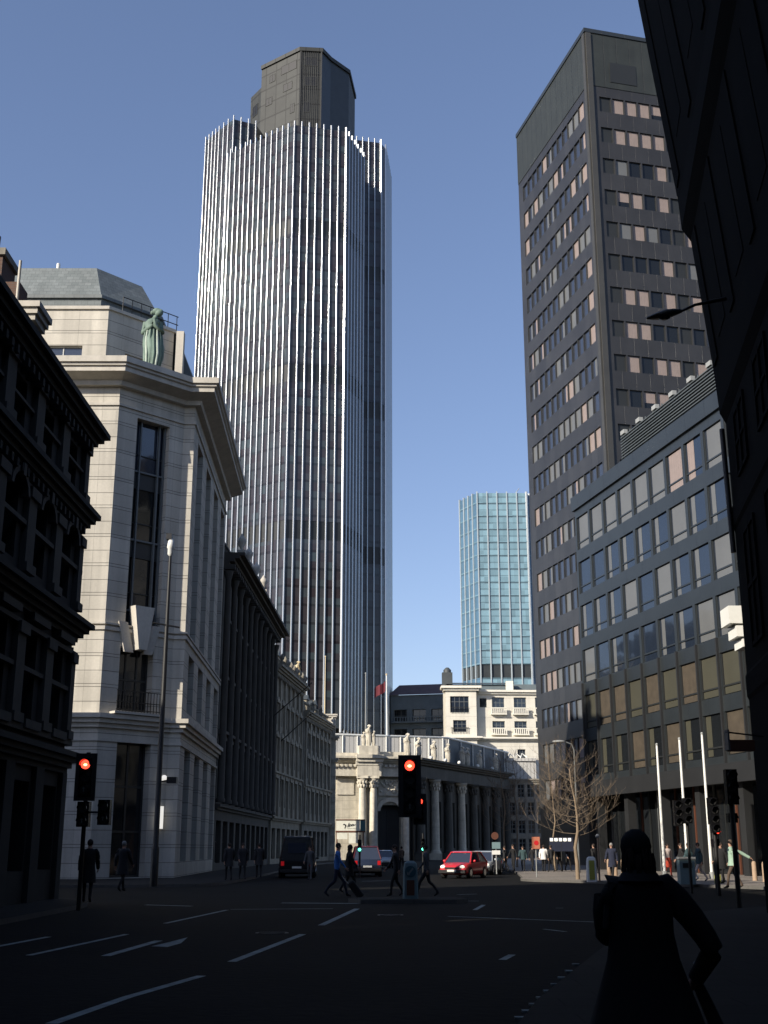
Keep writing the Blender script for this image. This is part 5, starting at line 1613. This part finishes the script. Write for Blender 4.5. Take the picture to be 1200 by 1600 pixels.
signal((p.x, 31.1, .12), 'traffic light glowing red on the left pavement by the dark ornate block', [(0, -.15, ct - .12 - .31, dict(lit='red', arr=True)), (0, -.12, ct - 1.35, dict(lit='', board=False, n=2, arr=True)), (.5, 0, ct - 1.3, dict(lit='', board=False, n=2, arr=True))], h=ct + .2)
p = at(640, 1207, 38.6)
signal((p.x + .05, 38.8, .12), 'central traffic light glowing red on the crossing island', [(-.05, -.15, p.z - .12 - .42, dict(lit='red', s=1.35, n=4, arr=True)), (.28, .25, at(656, 1258, 38.9).z + .19 - .43, dict(lit='red', s=.75, board=True, n=3, arr=True))], h=3.6, r=.075)
# far green ones
for px, py, Y, l in ((562, 1327, 70, 'distant signal showing green above the taxi'), (661, 1326, 66, 'distant signal showing green right of the central traffic light')):
    p = at(px, py, Y); signal((p.x, Y, 0.0), l, [(0, -.15, p.z + .2, dict(lit='green', s=.7, board=False))], h=p.z + .8)
for px, py, Y, l, lit in ((1072, 1262, 46, 'unlit dark traffic light in front of the middle flagpole', ''), (1111, 1262, 44, 'dark traffic light with a faint red lens in front of the right flagpole', 'redlow')):
    p = at(px, py, Y)
    hs = [(0, -.15, p.z - .12, dict(lit='', s=1.0, board=False))]
    if lit: hs.append((.1, -.2, p.z - .85, dict(lit='red', n=1, s=.5, board=False)))
    else: hs.append((-.3, .1, p.z - .2, dict(lit='', board=False)))
    signal((p.x, Y, .0 if Y > 36 else .12), l, hs, h=p.z + .3)
for (px, py), hz, l in (((1124, 1400), 3.0, 'plain black signal post on the right, nearer the green jacket'), ((1156, 1425), 3.6, 'plain black signal post, nearest the right edge of the photo')):
    g = gnd(px, py)
    signal((g.x, g.y, 0), l, [(0, -.12, hz - .4, dict(lit='', board=False)), (.05, .2, hz - 1.2, dict(lit='', board=False, n=1, s=.8))], h=hz, r=.07)

def keep_left(g, label, white):
    t = thing('traffic_bollard', g, label, 'bollard'); x, y, z = g
    b = MB(); rings = []
    m0 = 'white_paint' if white else 'teal_body'
    for zz, w_, d_ in ((0, .24, .14), (.05, .24, .14), (.9, .22, .12), (1.05, .19, .1), (1.12, .1, .05)):
        rings.append([Vector((x + w_ * i, y + d_ * j, z + zz)) for i, j in ((-1, -.6), (-.8, -1), (.8, -1), (1, -.6), (1, .6), (.8, 1), (-.8, 1), (-1, .6))])
    b.loft(rings, m0, smooth=False); b.build('body', t)
    b = MB(); b.box(x - .12, x + .12, y - .155, y - .12, z + .1, z + .55 if not white else z + .95, 'sign_brown' if not white else 'sign_olive'); b.build('panel', t)
    if not white:
        b = MB(); b.tube([(x, y - .15, z + .8), (x, y - .12, z + .8)], .17, 'sign_teal', 20); d = b.build('sign_disc', t)
        b = MB(); b.poly([(x + .10, y - .156, z + .88), (x + .06, y - .156, z + .92), (x - .08, y - .156, z + .75), (x - .04, y - .156, z + .71)], 'arrow_grey'); b.poly([(x - .11, y - .156, z + .69), (x + .0, y - .156, z + .69), (x - .11, y - .156, z + .81)], 'arrow_grey'); b.build('arrow', d)
    return t
g = gnd(644, 1409, .12); keep_left((g.x, 38.3, .12), 'grey green keep left bollard with a blue disc on the crossing island', False)
g = gnd(925, 1378, .12); keep_left((g.x, g.y, .12), 'sunlit white bollard with an olive panel on the far pavement', True)
g = gnd(937, 1378, .12)
b = MB(); b.tube([(g.x, g.y, .12), (g.x, g.y, 2.1)], .045, 'post_tan', 8); b.ball((g.x, g.y, 2.15), .1, 'lamp_grey', 8); recenter(b.build('beacon_post', label='thin post with a grey ball top beside the sunlit white bollard', cat='post'))
gg = 'short stone bollards on the far pavement'
for i, (px, py) in enumerate(((952, 1368), (962, 1368), (974, 1368), (984, 1369), (1180, 1376), (1196, 1378))):
    g = gnd(px, py, .12); b = MB(); b.lathe((g.x, g.y, .12), [(.13, 0), (.12, .1), (.11, .8), (.08, .88), (.02, .9)], 'post_tan', 10)
    recenter(b.build('stone_bollard', label='short tan stone bollard, %s from the left of the row on the far pavement' % ord_[i] if False else 'short tan stone bollard, number %s from the left on the far right pavement' % ('one', 'two', 'three', 'four', 'five', 'six')[i], cat='bollard', group=gg))
g = gnd(1076, 1382, .12); b = MB(); b.box(g.x - .32, g.x + .32, g.y, g.y + .6, .12, 1.15, 'teal_body'); b.box(g.x - .36, g.x + .36, g.y - .04, g.y + .64, 1.15, 1.25, 'lamp_grey'); b.box(g.x - .2, g.x + .2, g.y - .02, g.y + .01, .8, 1.0, 'iron')
recenter(b.build('litter_bin', label='grey green square litter bin on the far right pavement', cat='bin'))

# tall column with camera housing
g = gnd(240, 1385, .12)
lc = thing('camera_column', (g.x, g.y, .12), 'very tall black column with a small white camera head before the corner building', 'lamp post')
zt = at(262, 852, g.y).z
b = MB(); b.tube([(g.x, g.y, .12), (g.x, g.y, 1.6), (g.x, g.y, 1.7), (g.x, g.y, zt * .62), (g.x, g.y, zt - .4)], [.16, .16, .12, .10, .06], 'iron', 14); b.build('column', lc)
b = MB(); b.lathe((g.x, g.y, zt - .5), [(.05, 0), (.13, .1), (.13, .35), (.17, .4), (.12, .75), (.05, .8)], 'white_paint', 12); b.build('camera_dome', lc)
b = MB(); b.box(g.x - .2, g.x + .04, g.y - .15, g.y + .15, zt + .25, zt + .5, 'iron'); b.tube([(g.x, g.y, zt + .1), (g.x, g.y, zt + .3)], .03, 'iron', 6); b.build('camera', lc)
za = at(250, 978, g.y).z
b = MB(); b.tube([(g.x - .55, g.y - .2, za + .1), (g.x + .55, g.y + .1, za - .05)], .04, 'iron', 8); b.build('cross_arm', lc)
zb = at(250, 1222, g.y).z
b = MB(); b.tube([(g.x, g.y, zb), (g.x + .5, g.y, zb + .1)], .035, 'iron', 6); b.box(g.x + .35, g.x + .75, g.y - .2, g.y + .2, zb - .05, zb + .2, 'iron'); b.build('floodlight', lc)

# flagpoles right
for i, (bx, by, tx, ty, l) in enumerate(((1039, 1371, 1031, 1165, 'left white flagpole of three in front of the glazed block, fully visible'), (1076, 1372, 1066, 1156, 'middle white flagpole of three in front of the glazed block'), (1113, 1373, 1102, 1148, 'right white flagpole of three in front of the glazed block, the tallest in view'))):
    g = gnd(bx, by, .12); t_ = at(tx, ty, g.y)
    t = thing('flagpole', (g.x, g.y, .12), l, 'flagpole', 'white flagpoles before the glazed block')
    b = MB(); b.tube([(g.x, g.y, .12), (g.x, g.y, t_.z)], [.085, .06], 'white_paint', 12); b.build('mast', t)
    b = MB(); b.ball((g.x, g.y, t_.z + .06), .08, 'lamp_grey', 8); b.build('finial', t)
    b = MB(); b.tube([(g.x, g.y, .12), (g.x, g.y, .45)], .14, 'lamp_grey', 12); b.build('base_collar', t)

# street lamp by the tree, and lamp on the near building
g = at(868, 1330, 78); x = g.x + 1.45
sl = thing('street_lamp', (x, 78, .12), 'slim street lamp with a pale flat head reaching left before the bronze tower', 'street lamp')
zz = at(880, 1160, 78).z
b = MB(); b.tube([(x, 78, .12), (x, 78, zz - .5), (x - .15, 78, zz - .1), (x - .6, 78, zz + .05)], [.08, .05, .04, .035], 'frame_grey', 10); b.build('column', sl)
b = MB(); b.ball((x - .95, 78, zz + .06), .3, 'lamp_grey', 10, (1.5, .6, .3)); b.build('lantern', sl)
Yl = 24.5
a0 = at(1010, 497, Yl); a1 = at(1065, 486, Yl); a2 = at(1100, 470, Yl)
wl_ = thing('wall_lantern', (a2.x, Yl, a2.z), 'dark street lantern on an arm sticking out from the near black building', 'street lamp')
b = MB(); b.tube([a1, a1.lerp(a2, .6), a2 + Vector((.55, .2, .15))], [.03, .035, .05], 'iron', 8); b.build('arm', wl_)
b = MB(); rings = []
for k, (w_, h_) in enumerate(((.03, .02), (.12, .06), (.15, .09), (.12, .08), (.04, .04))):
    c = a0.lerp(a1, k / 4) + Vector((0, 0, 0)); rings.append([c + Vector((0, math.cos(t_) * w_ * 1.3, math.sin(t_) * h_)) for t_ in [2 * PI * i / 10 for i in range(10)]])
b.loft(rings, 'frame_grey'); b.build('lantern_head', wl_)
b = MB(); c = a0.lerp(a1, .5); b.ball(c + Vector((0, 0, -.07)), .12, 'lens_off', 8, (1.2, 1, .5)); b.build('lens', wl_)
# brackets on the near building beside the flagpoles
a = at(1160, 1165, 27); b = MB(); b.box(a.x - .3, a.x + .25, 26.9, 27.2, a.z - .12, a.z + .12, 'sign_brown'); b.tube([(a.x - .35, 27, a.z + .3), (a.x + .5, 27, a.z + .2)], .02, 'iron', 6); b.box(a.x - .34, a.x - .3, 26.9, 27.2, a.z - .1, a.z + .35, 'frame_grey')
recenter(b.build('wall_bracket', label='small brown sign bracket on the edge of the near black building', cat='bracket'))

# road signs
def sign(px, py, Y, w_, h_, m, label, m2=None, shape='box', top=None):
    p = at(px, py, Y); t = thing('road_sign', (p.x, Y, .12), label, 'sign')
    b = MB(); b.tube([(p.x, Y, .12), (p.x, Y, p.z + h_ / 2)], .035, 'lamp_grey', 8); b.build('post', t)
    b = MB(); b.box(p.x - w_ / 2, p.x + w_ / 2, Y - .09, Y - .05, p.z - h_ / 2, p.z + h_ / 2, m)
    pl_ = b.build('plate', t)
    if m2:
        b = MB(); b.tube([(p.x + .02, Y - .1, p.z), (p.x + .02, Y - .09, p.z)], min(w_, h_) * .3, m2, 14); b.build('symbol', pl_)
    return t
sign(837, 1317, 66, .42, .62, 'sign_orange', 'pale orange square sign on a post above the crowd', 'car_red')
ts = sign(775, 1321, 74, .5, .38, 'teal_body', 'grey green and white street sign right of the silver car')
p = at(775, 1332, 74); b = MB(); b.box(p.x - .25, p.x + .25, 73.9, 73.94, p.z - .12, p.z + .12, 'white_paint'); b.build('plate', ts)
p = at(773, 1306, 74); b = MB(); b.tube([(p.x, 73.94, p.z), (p.x, 73.9, p.z)], .22, 'sign_brown', 16); b.build('plate', ts)
p = at(877, 1312, 82); b = MB()
for k in range(5): b.box(p.x - .75 + k * .3, p.x - .55 + k * .3, 82, 82.05, p.z - .1, p.z + .1, 'lit_white')
b.box(p.x - .8, p.x + .8, 82.06, 82.12, p.z - .75, p.z + .15, 'navy'); b.tube([(p.x, 82.1, .12), (p.x, 82.1, p.z)], .05, 'iron', 6)
recenter(b.build('shop_sign', label='navy sign with five small white lights beside the big tree', cat='sign'))
# script lettered sign at the corner
YS = 160.5; K = 1.72
p = at(545, 1290, YS)
hs = thing('hoarding_sign', (p.x, YS, 0), 'pale board sign with dark slanted lettering in front of the columned hall', 'sign')
def sbx(x0, x1, y0, y1, z0, z1, m): b.box(p.x + x0 * K, p.x + x1 * K, YS + y0, YS + y1, p.z + z0 * K, p.z + z1 * K, m)
b = MB(); sbx(-.95, .85, 0, .1, -.38, .38, 'sign_white'); bd = b.build('board', hs)
b = MB(); sbx(-1.0, 1.25, -.05, .15, .38, .46, 'sign_brown'); sbx(-1.0, 1.25, -.05, .15, -.5, -.38, 'sign_brown'); sbx(.87, 1.25, -.02, .12, -.38, .38, 'sign_teal'); b.build('frame', hs)
b = MB(); sbx(-.9, -.1, 0, .1, -1.0, -.5, 'sign_white'); b.build('lower_board', hs)
b = MB(); sbx(.0, .7, 0, .1, -1.3, -.5, 'sign_white'); b.build('lower_board', hs)
for x0 in (-.9, 1.1):
    b = MB(); b.tube([(p.x + x0 * K, YS + .2, 0), (p.x + x0 * K, YS + .2, p.z + .4 * K)], .09, 'sign_brown', 8); b.build('post', hs)
b = MB()
o = Vector((p.x, YS - .03, p.z))
def stroke(pts, r=.03): b.tube([o + Vector((x, 0, z)) * K for x, z in pts], r * K, 'sign_ink', 5)
stroke([(-.42, .05), (-.36, .11), (-.28, .06), (-.24, -.02)], .045); stroke([(-.25, .08), (-.24, -.05), (-.32, -.2)], .035)
stroke([(0.02, .2), (-.1, -.12)], .025)
stroke([(.07, .1), (.0, -.1)], .022); stroke([(.07, .1), (.18, .08), (.14, -.02), (.05, -.03)], .022)
stroke([(.24, .1), (.2, -.02), (.3, -.02), (.33, .1), (.26, .11)], .022)
stroke([(.38, .1), (.36, .02), (.44, .03), (.5, .1)], .022)
for k in range(7): stroke([(-.1 + k * .1, -.2), (-.05 + k * .1, -.2)], .012)
b.build('lettering', bd)
# poster in the near left window
p = at(15, 1346, 38); b = MB(); b.box(-11.66, -11.62, 36.9, 37.7, .75, 1.75, 'warm_sign'); b.box(-11.66, -11.61, 37.35, 37.7, 1.3, 1.75, 'sign_olive'); recenter(b.build('window_poster', label='small yellowish poster in the shop window of the dark ornate block', cat='poster'))
shrink(bpy.data.objects['window_poster'])

# ---------------------------------------------------------------- bare trees
def tree(loc, h, spread, label, seed, dens=1.0, r0=.11):
    rr = random.Random(seed); t = thing('bare_tree', loc, label, 'tree', 'bare street trees by the far pavement')
    b = MB(); base = Vector(loc)
    tp = [base + Vector((rr.uniform(-.04, .04) * k, rr.uniform(-.03, .03) * k, h * k / 8)) for k in range(9)]
    b.tube(tp, [r0 * (1 - .105 * k) for k in range(9)], 'bark', 8); b.build('trunk', t)
    b = MB()
    def bend(p, d, ln, r, lvl, up):
        pts = [p]; q = p.copy(); dd = d.copy(); n_ = 4 if lvl == 0 else 3
        for i in range(n_):
            dd = (dd + Vector((rr.uniform(-.16, .16), rr.uniform(-.16, .16), up + rr.uniform(-.05, .08)))).normalized()
            q = q + dd * ln / n_; pts.append(q.copy())
        b.tube(pts, [r * (1 - .22 * i) for i in range(len(pts))], 'twig', 4 if lvl else 5, caps=False)
        if lvl < 2:
            for i in range(1, len(pts)):
                for _ in range(3 if lvl == 0 else 2):
                    if rr.random() < .82 * dens:
                        s_ = Vector((rr.uniform(-1, 1), rr.uniform(-1, 1), rr.uniform(0, .7))).normalized()
                        bend(pts[i], (dd * .8 + s_ * .8).normalized(), ln * rr.uniform(.28, .45), r * .5, lvl + 1, .1)
    nb = int(44 * dens)
    for i in range(nb):
        f_ = .34 + .64 * i / nb
        k = f_ * 8; j = min(7, int(k)); p = tp[j].lerp(tp[j + 1], k - j)
        a = i * 2.4 + rr.uniform(-.4, .4)
        ln = spread * (1.05 - f_ * .55) * rr.uniform(.6, 1.1)
        bend(p, Vector((math.cos(a), math.sin(a), rr.uniform(-.1, .25))).normalized(), ln, .019 * (1.2 - f_ * .6), 0, .16)
    b.build('branches', t)
g = gnd(903, 1374, .12); tree((g.x, g.y, .12), at(885, 1182, g.y).z, 2.9, 'bare street tree with the tallest brown trunk in front of the glazed block', 4, .9)
g = at(867, 1350, 84); tree((g.x, 84, .12), 8.6, 2.4, 'slimmer bare tree just left of the tallest one', 8, .7, .07)
g = at(790, 1350, 90); tree((g.x, 90, .12), 8.0, 2.6, 'bare tree near the silver car before the brown shop building', 12, .8, .08)
g = at(808, 1350, 100); tree((g.x, 100, .12), 9.4, 2.4, 'bare tree standing behind the others before the ribbed concrete box', 15, .7, .08)

# ---------------------------------------------------------------- camera, sun, sky
cam = bpy.data.cameras.new('camera'); co = bpy.data.objects.new('camera', cam); COL.objects.link(co)
cam.sensor_fit = 'VERTICAL'; cam.sensor_height = 36; cam.sensor_width = 27
cam.lens = 36 * F / 1600
cam.clip_end = 4000
co.location = (0, 0, EYE); co.rotation_euler = (PI / 2 + PITCH, 0, 0)
SC.camera = co
EL, TH = rad(26.3), rad(48)
sdir = Vector((-math.sin(TH) * math.cos(EL), -math.cos(TH) * math.cos(EL), math.sin(EL)))
sl_ = bpy.data.lights.new('sun', 'SUN'); sl_.energy = 5.0; sl_.angle = rad(.53); sl_.color = (1, .91, .78)
so = bpy.data.objects.new('sun', sl_); COL.objects.link(so); so.rotation_euler = (-sdir).to_track_quat('-Z', 'Y').to_euler()
W = bpy.data.worlds.new('World'); SC.world = W; W.use_nodes = True
nt = W.node_tree; sk = nt.nodes.new('ShaderNodeTexSky'); sk.sky_type = 'NISHITA'; sk.sun_disc = False
sk.sun_elevation = EL; sk.sun_rotation = math.atan2(sdir.x, sdir.y); sk.altitude = 0; sk.air_density = 1.0; sk.dust_density = .6; sk.ozone_density = 2.0
gm = nt.nodes.new('ShaderNodeGamma'); gm.inputs[1].default_value = .84
nt.links.new(sk.outputs[0], gm.inputs[0])
vm = nt.nodes.new('ShaderNodeVectorMath'); vm.operation = 'MULTIPLY'; vm.inputs[1].default_value = (1.13, 1.12, 1.29)
nt.links.new(gm.outputs[0], vm.inputs[0]); nt.links.new(vm.outputs[0], nt.nodes['Background'].inputs[0]); nt.nodes['Background'].inputs[1].default_value = .12
SC.view_settings.view_transform = 'Standard'; SC.view_settings.look = 'None'; SC.view_settings.exposure = 0.38; SC.view_settings.gamma = 1
SC.cycles.max_bounces = 5; SC.cycles.caustics_reflective = False; SC.cycles.caustics_refractive = False

# iron covers and a patched strip in the road
for (px, py), l in (((425, 1458), 'round iron manhole cover beside the lane line on the near road'), ((610, 1430), 'round iron manhole cover just before the crossing island')):
    g = gnd(px, py); b = MB(); b.tube([(g.x, g.y, .0), (g.x, g.y, .008)], .33, 'iron', 24)
    for k in range(-3, 4): b.box(g.x - .26, g.x + .26, g.y + k * .08 - .012, g.y + k * .08 + .012, .008, .012, 'iron')
    recenter(b.build('manhole_cover', label=l, cat='manhole cover'))
